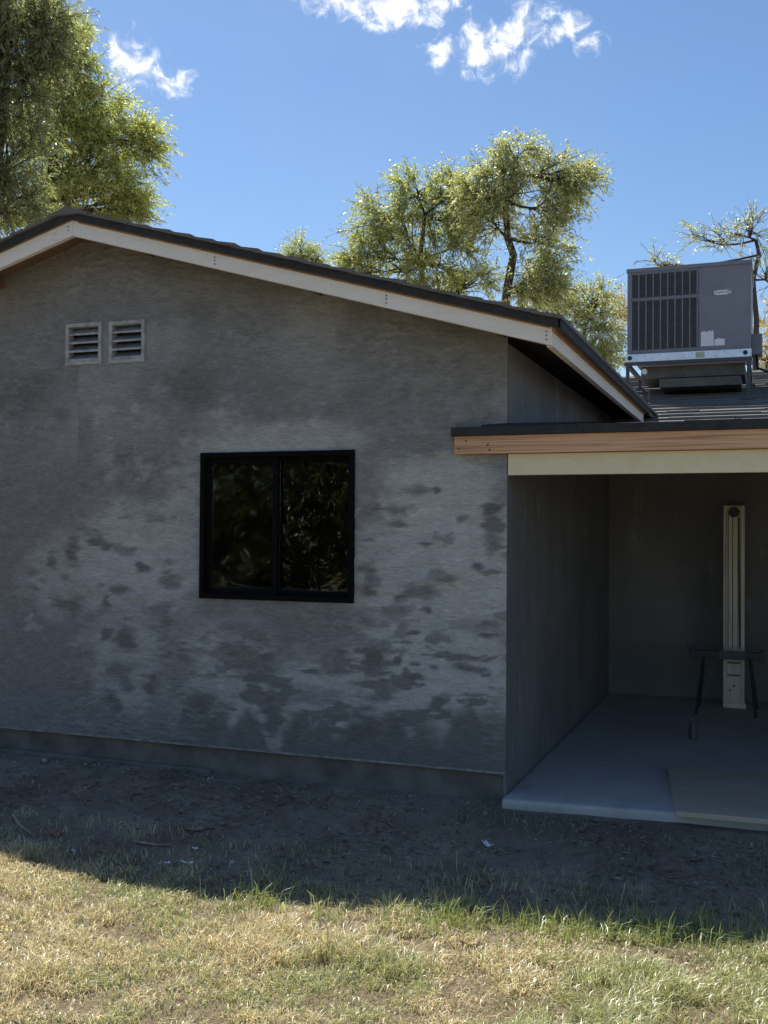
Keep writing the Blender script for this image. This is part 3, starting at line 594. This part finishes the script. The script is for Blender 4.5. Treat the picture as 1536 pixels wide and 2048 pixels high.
abox(MB(), (px0-.004, py_-.02, SLAB_Z+.002), (px1+.012, py_+.11, SLAB_Z+.05)).build('foot', MT['post'], post, bevel=.008)
abox(MB(), (px0, py_-.010, SLAB_Z+.05), (px0+.022, py_-.0005, .55)).build('edge_strip', MT['post'], post, bevel=.002)
abox(MB(), (px1-.022, py_-.010, SLAB_Z+.05), (px1, py_-.0005, .55)).build('edge_strip', MT['post'], post, bevel=.002)
pl = abox(MB(), (px0+.03, py_-.018, .36), (px1-.03, py_-.0006, .56)).build('access_plate', MT['post'], post, bevel=.003)
for z_ in (.375, .48): abox(MB(), (px0+.035, py_-.0205, z_), (px1-.035, py_-.0178, z_+.014)).build('slot', MT['post_dark'], pl)
for xx, z_ in ((.055, .25), (.085, .29)): MB().tube([lx((px0+xx, py_-.006, z_)), lx((px0+xx, py_, z_))], .009, 10).build('bolt_hole', MT['post_dark'], post)
MB().tube([lx(((px0+px1)/2, py_-.03, pzt-.055)), lx(((px0+px1)/2, py_+.02, pzt-.055))], .046, 20).build('pulley', MT['black_plastic'], post, smooth=False)
abox(MB(), (px0+.03, py_-.02, pzt-.0), (px1-.004, py_+.09, pzt+.03)).build('cap', MT['black_plastic'], post, bevel=.004)
MB().tube([lx((px0+pw_*.73, py_-.018, pzt-.1)), lx((px0+pw_*.75, py_-.02, 1.2)), lx((px0+pw_*.78, py_-.018, .62))], .005, 6).build('cable', MT['black_plastic'], post)
# sawhorse-like stand in front of it
hy = 3.25; hz = at(1446, 1309, y=hy)[2]; hx0 = at(1383, 1309, y=hy)[0]; hx1 = at(1526, 1314, y=hy)[0]
sh = empty('work_stand', ((hx0+hx1)/2, hy, SLAB_Z)); tag(sh, 'dark low stand with a cross bar in front of the pale fluted column', 'stand')
O = Vector(sh.location)
abox(MB(), (hx0, hy-.03, hz-.03), (hx1, hy+.03, hz+.03)).build('cross_bar', MT['black_plastic'], sh, bevel=.006)
abox(MB(), (px0-.02, hy-.036, hz-.036), (px1+.02, hy-.0305, hz+.036)).build('face_plate', MT['steel_dark'], sh, bevel=.002)
for x in (hx0, hx1-.02): abox(MB(), (x-.012, hy-.036, hz-.045), (x+.032, hy+.036, hz+.045)).build('end_cap', MT['black_plastic'], sh, bevel=.004)
for x in (hx0+.1, hx1-.1):
    for s_ in (-1, 1):
        MB().tube([lx((x, hy+s_*.02, hz-.02)), lx((x+(.05 if x > (hx0+hx1)/2 else -.05), hy+s_*.22, SLAB_Z+.012))], .012, 6).build('leg', MT['black_plastic'], sh)
# small bottle
bp_ = at(1386, 1478, z=SLAB_Z); O = Vector(bp_)
bt = empty('spray_bottle', tuple(bp_)); bt.scale = (.75, .75, .8); tag(bt, 'small dull bottle standing on the slab left of the fluted column', 'bottle')
prof = [(0, .035), (.01, .04), (.11, .038), (.14, .018), (.16, .015)]
b = MB(); n = 14; V = []
for z_, r__ in prof: V += [(math.cos(2*math.pi*i/n)*r__, math.sin(2*math.pi*i/n)*r__, z_) for i in range(n)]
Fc = [tuple(range(n-1, -1, -1))]
for j in range(len(prof)-1): Fc += [(j*n+i, j*n+(i+1) % n, (j+1)*n+(i+1) % n, (j+1)*n+i) for i in range(n)]
b.add(V, Fc); b.build('body', MT['duct'], bt, smooth=True)
MB().box((-.02, -.018, .16), (.02, .018, .2)).box((-.065, -.012, .185), (-.02, .012, .205)).build('nozzle', MT['steel_dark'], bt, bevel=.003)

# ------------------------------------------------------------------ trees
def leaves(P, Dr, L, Wd, colr, name, mat, parent):
    n = len(P); Dr = Dr/np.linalg.norm(Dr, axis=1, keepdims=True)
    rnd = RNG.normal(size=(n, 3)); S = np.cross(Dr, rnd); S /= np.linalg.norm(S, axis=1, keepdims=True)+1e-9
    tip = P+Dr*L[:, None]+np.array([0, 0, -1])*(L*.18)[:, None]; midp = P+Dr*(L*.45)[:, None]
    V = np.stack([P, midp+S*(Wd/2)[:, None], tip, midp-S*(Wd/2)[:, None]], 1).reshape(-1, 3)
    Fq = np.arange(n*4).reshape(n, 4)
    o = arr_mesh(name, V, Fq, 4, mat, parent, {'leafcol': np.repeat(colr, 4, 0)}); return o
def tree(name, label, trunk, lobes, cols, nsub=16, ntw=26, nlf=14, leafL=(.05, .10), leafW=.016, trunk_r=.16, group=None, droop=.2, twigL=(.2, .62), limbs=True):
    """trunk: list of points; lobes: (centre, (rx,ry,rz)); every lobe gets a limb, sub-branches and hanging twigs"""
    base = Vector(trunk[0]); t = empty(name, tuple(base)); tag(t, label, 'tree', group)
    tr = [np.array(p, float)-np.array(base) for p in trunk]; bm = MB(); nt = len(tr)
    bm.tube([Vector(p) for p in tr], [trunk_r*(1-.55*i/(nt-1)) for i in range(nt)], 9)
    PS, DS, LS = [], [], []; CC = []
    for (c, rad) in lobes:
        c = np.array(c, float)-np.array(base); rad = np.array(rad, float)
        cand = [p for p in tr if p[2] < c[2]+.2] or tr
        s0 = min(cand, key=lambda p: np.linalg.norm(p-c)+.3*abs(c[2]-p[2]))
        mid_ = (s0+c)/2+np.array([random.uniform(-.2, .2), random.uniform(-.2, .2), -.12*np.linalg.norm(c-s0)+random.uniform(-.1, .1)])
        q = [s0*(1-k)**2+2*mid_*k*(1-k)+c*k*k for k in np.linspace(0, 1, 7)]
        r0 = trunk_r*.34
        bm.tube([Vector(p) for p in q], [max(.012, r0*(1-.8*i/6)) for i in range(7)], 6)
        for _ in range(nsub):
            v = RNG.normal(size=3); v /= np.linalg.norm(v); e = c+v*rad*RNG.uniform(.5, 1.18); nt_ = max(4, int(ntw*RNG.uniform(.3, 1.5)))
            a = q[random.choice((3, 4, 5, 6))]
            md = (a+e)/2+RNG.normal(size=3)*.12*rad.mean()+np.array([0, 0, .1*rad[2]])
            sq = np.array([a*(1-k)**2+2*md*k*(1-k)+e*k*k for k in np.linspace(0, 1, 5)])
            bm.tube([Vector(p) for p in sq], [.016, .012, .009, .006, .004], 4, cap=False)
            k_ = RNG.uniform(.55, 1.06, nt_); base_p = a*((1-k_)**2)[:, None]+2*md*(k_*(1-k_))[:, None]+e*(k_**2)[:, None]
            out = (e-a)/np.linalg.norm(e-a); dv = RNG.normal(size=(nt_, 3))*.62+out*.85+np.array([0, 0, .22]); dv /= np.linalg.norm(dv, axis=1, keepdims=True)
            tl = RNG.uniform(*twigL, nt_); tone_ = RNG.normal(size=nt_)
            for j in range(nt_):
                if j < 6:
                    w_ = [base_p[j]+dv[j]*tl[j]*s_+np.array([0, 0, -droop*tl[j]*s_*s_]) for s_ in (0, .5, 1)]
                    bm.tube([Vector(p) for p in w_], [.005, .004, .002], 3, cap=False)
            s_ = RNG.uniform(.1, 1., (nt_, nlf)); pp = base_p[:, None]+dv[:, None]*(tl[:, None]*s_)[..., None]+np.array([0, 0, -droop])*(tl[:, None]*s_*s_)[..., None]
            tg = dv[:, None]+np.array([0, 0, -2*droop])*s_[..., None]+RNG.normal(size=(nt_, nlf, 3))*.75+np.array([0, 0, -.22])
            PS.append(pp.reshape(-1, 3)); DS.append(tg.reshape(-1, 3)); LS.append(RNG.uniform(*leafL, nt_*nlf)); CC.append(np.repeat(tone_, nlf))
    P = np.concatenate(PS); Dd = np.concatenate(DS); L = np.concatenate(LS); cc = np.concatenate(CC)
    c0, c1 = np.array(cols[0]), np.array(cols[1]); f_ = np.clip(.55+.3*cc+RNG.normal(size=len(cc))*.22, 0, 1.3)[:, None]
    colr = c0*(1-f_)+c1*f_
    bm.build('trunk', MT['bark'], t, smooth=True)
    leaves(P, Dd, L, np.full(len(L), leafW)*RNG.uniform(.7, 1.2, len(L)), colr, 'crown', MT['leaf'], t)
    return t
def lob(px, py, rx, ry, d, depth=1.):
    c = at(px, py, d=d); s = d/F_PX; return (c, (rx*s, max(rx, ry)*s*depth, ry*s))
def foot(px, d, z=0): p = at(px, 1024, d=d); return (p[0], p[1], z)
OLIVE = ((.21, .25, .10), (.48, .52, .24)); DARK = ((.15, .18, .095), (.30, .33, .17)); YEL = ((.24, .285, .10), (.54, .58, .24)); SAGE = ((.25, .28, .145), (.51, .54, .31)); GOLD = ((.28, .22, .07), (.50, .40, .14))
d = 15
tree('willow_tree', 'dense dark green narrow leaved tree at the far left behind the roof', [foot(-60, d), at(-50, 700, d=d), at(-30, 420, d=d), at(0, 200, d=d), at(10, 40, d=d)],
     [lob(-60, 60, 120, 100, d), lob(50, 30, 70, 70, d), lob(-20, 190, 90, 90, d), lob(30, 300, 70, 70, d), lob(-60, 380, 100, 90, d), lob(95, 70, 40, 45, d), lob(60, 130, 50, 60, d), lob(20, 420, 50, 50, d), lob(-150, 220, 100, 160, d), lob(0, -90, 90, 80, d)],
     DARK, 22, 22, 12, trunk_r=.2)
d = 19
tree('willow_tree', 'bright yellow green feathery tree rising behind the ridge at the left', [foot(90, d), at(80, 600, d=d), at(85, 400, d=d), at(120, 250, d=d), at(160, 130, d=d)],
     [lob(150, 150, 45, 60, d), lob(120, 230, 60, 60, d), lob(200, 225, 60, 55, d), lob(235, 290, 65, 50, d), lob(170, 320, 70, 55, d), lob(215, 370, 65, 45, d), lob(110, 350, 60, 60, d), lob(165, 420, 80, 50, d), lob(260, 420, 35, 30, d), lob(80, 430, 60, 60, d), lob(145, 100, 28, 30, d), lob(285, 280, 22, 30, d), lob(70, 220, 40, 80, d)],
     YEL, 20, 21, 13, trunk_r=.10, leafW=.019)
d = 21
tree('willow_tree', 'broad olive tree crown left of the dark trunk above the roof slope', [foot(860, d), at(855, 760, d=d), at(850, 620, d=d), at(840, 520, d=d), at(850, 430, d=d)],
     [lob(835, 385, 38, 42, d), lob(745, 440, 38, 35, d), lob(800, 455, 55, 50, d), lob(870, 440, 60, 50, d), lob(735, 510, 45, 45, d), lob(800, 540, 60, 45, d), lob(880, 530, 65, 55, d), lob(930, 480, 40, 50, d), lob(860, 590, 70, 35, d), lob(940, 570, 45, 45, d), lob(900, 390, 30, 35, d), lob(700, 540, 18, 25, d)],
     OLIVE, 18, 18, 12, trunk_r=.08, leafW=.021)
d = 20
tree('willow_tree', 'tall loose tree with a dark bent trunk showing above the roof', [foot(1000, d), at(1000, 720, d=d), at(1008, 640, d=d), at(1014, 580, d=d), at(1027, 510, d=d), at(1015, 475, d=d), at(1010, 400, d=d), at(1030, 340, d=d)],
     [lob(1030, 315, 42, 30, d), lob(985, 350, 48, 32, d), lob(950, 400, 32, 36, d), lob(1040, 375, 55, 40, d), lob(1115, 345, 40, 28, d), lob(1155, 355, 32, 30, d), lob(1105, 410, 42, 40, d), lob(1100, 475, 40, 42, d), lob(985, 440, 35, 35, d), lob(1075, 540, 45, 32, d), lob(1050, 580, 30, 25, d), lob(1090, 580, 40, 20, d)],
     SAGE, 16, 17, 12, trunk_r=.11, leafW=.022)
d = 26
tree('willow_tree', 'small pale tree top peeping over the middle of the roof slope', [foot(605, d), at(605, 700, d=d), at(603, 560, d=d), at(604, 510, d=d)], [lob(604, 510, 26, 22, d), lob(585, 525, 15, 12, d), lob(625, 522, 14, 10, d)], OLIVE, 12, 20, 12, trunk_r=.1)
d = 23
tree('willow_tree', 'low sunlit tree between the eave and the air conditioner', [foot(1160, d), at(1160, 800, d=d), at(1165, 720, d=d), at(1170, 650, d=d)],
     [lob(1190, 600, 42, 32, d), lob(1150, 630, 45, 35, d), lob(1205, 660, 38, 40, d), lob(1090, 610, 45, 22, d), lob(1225, 710, 26, 36, d), lob(1180, 720, 40, 40, d)], SAGE, 17, 16, 12, trunk_r=.06, leafW=.02)
d = 19
tree('willow_tree', 'sparse half bare tree with yellowing leaves right of the air conditioner', [foot(1512, d), at(1512, 800, d=d), at(1511, 720, d=d), at(1513, 640, d=d), at(1506, 560, d=d), at(1518, 510, d=d), at(1512, 480, d=d)],
     [lob(1470, 465, 38, 20, d), lob(1420, 480, 28, 18, d), lob(1505, 455, 22, 18, d), lob(1315, 530, 22, 14, d), lob(1530, 560, 26, 40, d)], SAGE, 7, 9, 8, trunk_r=.065, twigL=(.25, .55))
d = 24
tree('willow_tree', 'golden leaved bush behind the right edge of the shingle roof', [foot(1535, d), at(1535, 800, d=d), at(1534, 720, d=d)],
     [lob(1530, 690, 24, 40, d), lob(1545, 640, 30, 40, d), lob(1570, 700, 40, 50, d), lob(1240, 620, 14, 40, d)], GOLD, 10, 18, 12, trunk_r=.1)
# shrub across the yard, seen in the window's reflection
tree('oleander_shrub', 'leafy oleander shrub across the yard mirrored in the window', [(-4.9, -7.6, 0), (-4.9, -7.6, .8), (-5.0, -7.6, 1.6), (-4.9, -7.5, 2.4)],
     [((-5.3, -7.2, 2.6), (.9, .8, .7)), ((-4.3, -7.4, 2.5), (.8, .7, .7)), ((-6.2, -7.2, 2.4), (.9, .8, .8)), ((-5.0, -7.0, 1.5), (1.1, .7, .7)), ((-3.5, -7.6, 2.4), (.8, .7, .8)), ((-3.6, -7.4, 1.3), (.9, .7, .7)), ((-6.4, -7.0, 1.3), (1., .7, .8)), ((-4.5, -6.9, .6), (1.2, .6, .6)), ((-6.2, -6.8, .6), (1.2, .6, .6)), ((-3.0, -7.3, .6), (.9, .6, .6)), ((-7.3, -7.0, 1.6), (.9, .7, 1.)), ((-5.2, -7.8, 3.3), (1.6, .7, .6))], ((.05, .07, .02), (.16, .18, .05)), 20, 26, 10, leafL=(.10, .18), leafW=.032, trunk_r=.08, droop=.2, twigL=(.4, .9))

# ------------------------------------------------------------------ lawn
def blades(n, x, y, L, Wd, lean, colr, name, label, cat='grass'):
    z = gz(x, y)-.004; az = RNG.uniform(0, 2*math.pi, n); d = np.stack([np.cos(az), np.sin(az), np.zeros(n)], 1)
    sd = np.stack([-np.sin(az+RNG.normal(size=n)*.6), np.cos(az+RNG.normal(size=n)*.6), np.zeros(n)], 1)
    P0 = np.stack([x, y, z], 1); up = np.array([0, 0, 1.])
    ln = lean[:, None]; L_ = L[:, None]
    P1 = P0+L_*.5*(d*ln*.6+up*np.sqrt(np.maximum(0, 1-(ln*.6)**2))); P2 = P1+L_*.5*(d*np.minimum(1.0, ln*1.25)+up*(1-ln*1.15))
    P2[:, 2] = np.maximum(P2[:, 2], z+.004)
    w = (Wd/2)[:, None]
    V = np.stack([P0-sd*w, P0+sd*w, P1+sd*w*.8, P1-sd*w*.8, P2], 1).reshape(-1, 3)
    i = np.arange(n)[:, None]*5
    T = np.concatenate([i+np.array([0, 1, 2]), i+np.array([0, 2, 3]), i+np.array([3, 2, 4])], 1).reshape(-1, 3)
    o = arr_mesh(name, V, T, 3, MT['grass'], None, {'leafcol': np.repeat(colr, 5, 0)}); tag(o, label, cat, kind='stuff'); return o
def scatter(n, x0, x1, y0, y1): return RNG.uniform(x0, x1, n), RNG.uniform(y0, y1, n)
xa, ya = scatter(360000, -2.6, 2.6, -3.6, -1.0); xb, yb = scatter(90000, -6, 6, -7.5, -1.0)
x = np.concatenate([xa, xb]); y = np.concatenate([ya, yb]); lw_ = lawn_w(x, y)
tuft = fbm(x*7+30, y*7+30, 15, 4); kp = RNG.random(len(x)) < (.06+.94*lw_)*(.18+.82*sstep(.36, .58, tuft))*(.62+.38*sstep(.36, .52, fbm(x*1.4+90, y*1.4+90, 25, 4))); x, y, lw_, tuft = x[kp], y[kp], lw_[kp], tuft[kp]; n = len(x)
green = sstep(.40, .60, fbm(x*2.1+70, y*2.1+70, 17, 4)+.2*np.clip((x+.1)/1.3, -1, 1)-.02)
green = np.where(RNG.random(n) < .24+.72*green, 1, 0)*RNG.uniform(.45, 1, n)
straw = np.array([.70, .575, .35])*RNG.uniform(.45, 1.35, (n, 1))+RNG.normal(size=(n, 3))*.02
grn = np.array([.27, .32, .11])*RNG.uniform(.55, 1.6, (n, 1))
colr = np.clip(straw*(1-green[:, None])+grn*green[:, None], .01, .85)
lush = sstep(.42, .62, fbm(x*1.9+12, y*1.9+12, 33, 4)+.12*np.clip(x, -1, 1))
blades(n, x, y, RNG.uniform(.03, .09, n)*(.5+.9*tuft)*(.75+.8*lush), RNG.uniform(.0016, .0042, n), RNG.uniform(.4, .98, n), colr, 'lawn_grass', 'mown lawn of straw coloured and green blades in the sun')
# longer fresh grass along the edge of the lawn, in tufts
TX, TY = [], []
for _ in range(170):
    cx = RNG.uniform(-.9, 2.4)+.25*RNG.random(); m_ = int(RNG.integers(6, 46)*(.45 if cx < -.1 else 1)); r_ = RNG.uniform(.02, .08)
    TX.append(cx+RNG.normal(size=m_)*r_); TY.append(-1.78+.22*np.clip(cx/.9, 0, 1.3)+RNG.normal()*.075+RNG.normal(size=m_)*r_*.7)
x = np.concatenate(TX); y = np.concatenate(TY); n = len(x)
colr = np.array([.20, .265, .085])*RNG.uniform(.55, 1.5, (n, 1))+np.array([.16, .11, .03])*RNG.random((n, 1))
blades(n, x, y, RNG.uniform(.05, .15, n)*RNG.uniform(.7, 1.3, n), RNG.uniform(.002, .0045, n), RNG.uniform(.15, .98, n), colr, 'edge_grass', 'tufts of longer green grass along the shaded edge of the lawn')
# thin growth in the shade before the patio and a few sprigs in the dirt
N = 14000; x = RNG.uniform(-3.6, 2.6, N); y = RNG.uniform(-1.6, -.15, N); den = np.where(x > -.3, .9, .22)*sstep(.45, .6, fbm(x*3+44, y*3+44, 23, 3)); kp = RNG.random(N) < den; x, y = x[kp], y[kp]; n = len(x)
colr = np.array([.15, .18, .07])*RNG.uniform(.6, 1.6, (n, 1))+np.array([.14, .10, .05])*(RNG.random((n, 1)) < .4)
blades(n, x, y, RNG.uniform(.02, .07, n), RNG.uniform(.002, .0035, n), RNG.uniform(.3, .95, n), colr, 'sparse_grass', 'thin grass sprigs growing in the shaded dirt')
# litter of dead leaves and grit
N = 11000; x = RNG.uniform(-4.2, 2.2, N); y = RNG.uniform(-1.75, -.02, N); kp = RNG.random(N) < .25+.75*sstep(.45, .62, fbm(x*2.2+5, y*4+5, 27, 3)); kp &= ~((x > -.05) & (y > -.14)); x, y = x[kp], y[kp]; n = len(x)
P = np.stack([x, y, gz(x, y)+RNG.uniform(.003, .010, n)], 1); az = RNG.uniform(0, 6.28, n); Dd = np.stack([np.cos(az), np.sin(az), RNG.normal(size=n)*.12], 1)
colr = np.array([.30, .24, .17])*RNG.uniform(.3, 1.6, (n, 1)); L = RNG.uniform(.02, .065, n); S = np.stack([-np.sin(az), np.cos(az), RNG.normal(size=n)*.3], 1)
wd = RNG.uniform(.003, .012, n)[:, None]; tip = P+Dd*L[:, None]; mid_ = P+Dd*(L*.5)[:, None]; mid_[:, 2] += RNG.uniform(0, .006, n)
V = np.stack([P, mid_+S*wd/2, tip, mid_-S*wd/2], 1).reshape(-1, 3)
tag(arr_mesh('leaf_litter', V, np.arange(n*4).reshape(n, 4), 4, MT['grass'], None, {'leafcol': np.repeat(colr, 4, 0)}), 'dead leaves and straw scattered over the shaded dirt', 'litter', kind='stuff')
ico = bmesh.new(); bmesh.ops.create_icosphere(ico, subdivisions=1, radius=1); IV = np.array([v.co[:] for v in ico.verts]); IF = np.array([[v.index for v in f.verts] for f in ico.faces]); ico.free()
N = 2600; x = RNG.uniform(-4.2, 2.2, N); y = -.02-np.abs(RNG.normal(size=N))*.45; kp = (y > -1.7) & ~((x > -.05) & (y > -.16)) & (RNG.random(N) < .3+.7*sstep(.4, .6, fbm(x*3+9, y*3+9, 29, 3))); x, y = x[kp], y[kp]; n = len(x)
s = np.minimum(np.exp(RNG.normal(size=n)*.6)*.0042, .013); V = IV[None]*(s[:, None, None]*RNG.uniform(.6, 1.3, (n, 1, 3))) * RNG.uniform(.8, 1.2, (n, len(IV), 1))+np.stack([x, y, gz(x, y)+s*.3], 1)[:, None]
T = (IF[None]+np.arange(n)[:, None, None]*len(IV)).reshape(-1, 3)
colr = np.repeat(np.array([.24, .21, .18])*RNG.uniform(.4, 1.4, (n, 1)), len(IV), 0)
k = M_('grit'); k.set('Base Color', k.attr('leafcol').outputs['Color']); k.set('Roughness', .95); MT['grit'] = k.m
tag(arr_mesh('gravel', V.reshape(-1, 3), T, 3, MT['grit'], None, {'leafcol': colr}, True), 'loose grit and crumbs of stucco along the footing', 'gravel', kind='stuff')

# ------------------------------------------------------------------ single scraps and stones
def gp(px, py):
    p = at(px, py, z=.02); 
    for _ in range(3): p = at(px, py, z=float(gz(np.array([p[0]]), np.array([p[1]]))[0]))
    return p
def rock(name, label, px, py, size, mat, cat='stone'):
    p = gp(px, py); V = IV*np.array(size)*np.random.default_rng(int(px*7+py)).uniform(.72, 1.25, (len(IV), 1))
    o = arr_mesh(name, V, IF, 3, MT[mat]); o.location = (p[0], p[1], p[2]+size[2]*.55); o.rotation_euler = (0, 0, px); tag(o, label, cat); return o
def stick(name, label, pts, r, mat='twig', cat='stick'):
    P = [gp(*q) for q in pts]; base = P[0]; b = MB(); Q = []
    for i in range(len(P)-1):
        for k in np.linspace(0, 1, 5)[:-1]: Q.append(P[i]*(1-k)+P[i+1]*k)
    Q.append(P[-1]); b.tube([Vector(q-base)+Vector((0, 0, r*1.1+random.uniform(0, r*.5))) for q in Q], [r*(1-.5*i/len(Q)) for i in range(len(Q))], 6)
    o = b.build(name, MT[mat], None, smooth=True); o.location = tuple(base); tag(o, label, cat); return o
def scrap(name, label, px, py, a, c, rot, mat, cat, curl=.01):
    p = gp(px, py); nu, nv = 6, 4; V = []
    for j in range(nv+1):
        for i in range(nu+1):
            u, v = i/nu-.5, j/nv-.5; V.append((u*a*(1-.25*v), v*c*(1+.2*u)+random.uniform(-.06, .06)*c, curl*(4*u*u+math.sin(7*v+3*u)*.35)+random.uniform(0, .15)*curl))
    b = MB(); b.add(V, [(j*(nu+1)+i, j*(nu+1)+i+1, (j+1)*(nu+1)+i+1, (j+1)*(nu+1)+i) for j in range(nv) for i in range(nu)])
    o = b.build(name, MT[mat], None, smooth=True); o.location = (p[0], p[1], p[2]+.008); o.rotation_euler = (0, 0, rot); s = o.modifiers.new('s', 'SOLIDIFY'); s.thickness = .002; tag(o, label, cat); return o
rock('stone', 'pale stone lying by the footing near the left edge', 90, 1523, (.028, .018, .014), 'stone')
rock('brick_fragment', 'reddish brick fragment in the shaded dirt at the left', 110, 1670, (.035, .03, .022), 'brick', 'brick')
rock('stone', 'pale stone on the lawn just beyond the shadow edge', 207, 1752, (.018, .014, .012), 'stone')
rock('stone', 'small pale stone at the shadow edge right of the stone on the lawn', 347, 1796, (.016, .013, .011), 'stone')
rock('stone', 'grey stone in the dirt right of the white scraps', 465, 1728, (.02, .018, .016), 'stone')
rock('dirt_clod', 'dark brown clod sitting in the sunlit grass', 539, 1842, (.018, .016, .018), 'card', 'clod')
rock('dirt_clod', 'dark clod at the shadow edge left of the grass tufts', 362, 1826, (.026, .016, .012), 'card', 'clod')
rock('stone', 'grey pebble in the shade below the white curled scrap', 982, 1742, (.012, .01, .009), 'stone')
for q, (px, py, nm) in enumerate([(620, 1556, 'first'), (695, 1566, 'second'), (757, 1572, 'third')]):
    rock('stucco_crumb', ['pale stucco crumb under the window below the footing', 'pale stucco crumb right of the window beside the footing', 'slim white stucco crumb by the footing nearest the house corner'][q], px, py, (.012, .01, .012), 'scrap', 'crumb')
stick('stick', 'pale bent stick lying in the dirt near the left edge', [(26, 1634), (40, 1655), (66, 1675)], .009)
stick('stick', 'long grey stick lying flat in the middle of the shaded dirt', [(270, 1686), (300, 1693), (342, 1694)], .008)
stick('stick', 'thin pale stick leaning on the slab by the side wall', [(1066, 1500), (1082, 1488), (1096, 1476)], .006)
stick('stick', 'thin dry twig on the lawn below the grass tufts', [(455, 1862), (490, 1856), (520, 1850)], .004)
scrap('card_scrap', 'brown torn piece of card lying in the shaded dirt', 388, 1660, .09, .07, .5, 'card', 'card', .012)
scrap('paper_scrap', 'white flat strip of paper in the shade near the lawn', 372, 1728, .075, .022, .1, 'scrap', 'scrap', .006)
scrap('paper_scrap', 'small bluish white chip left of the paper strip', 334, 1729, .025, .02, .9, 'scrap', 'scrap', .005)
scrap('paper_scrap', 'white curled scrap in the shade before the patio', 976, 1693, .075, .03, -.75, 'scrap', 'scrap', .012)
scrap('paper_scrap', 'small pale chip in the dirt below the card', 390, 1700, .03, .018, .2, 'scrap', 'scrap', .006)
scrap('paper_scrap', 'tiny pale chip in the dirt at the left of the long stick', 147, 1704, .02, .014, .4, 'scrap', 'scrap', .005)
scrap('dry_leaf', 'curled dry leaf on the sunlit lawn in front of the patio', 938, 1890, .07, .028, .35, 'leaf_litter', 'leaf', .014)
# cloth scrap on the inner sill
b = MB(); b.add([(-.09, 0, .0), (-.06, -.01, .03), (-.03, 0, .028), (.0, -.01, .012), (.09, 0, .002), (-.09, .04, .0), (-.06, .04, .026), (-.03, .04, .02), (.0, .04, .01), (.09, .04, .002)], [(0, 1, 6, 5), (1, 2, 7, 6), (2, 3, 8, 7), (3, 4, 9, 8)])
o = b.build('cloth_scrap', MT['scrap'], None, smooth=True); o.location = (-1.80, .105, WIN[2]+.078); tag(o, 'white scrap lying on the sill inside the left window pane', 'cloth'); s = o.modifiers.new('s', 'SOLIDIFY'); s.thickness = .004
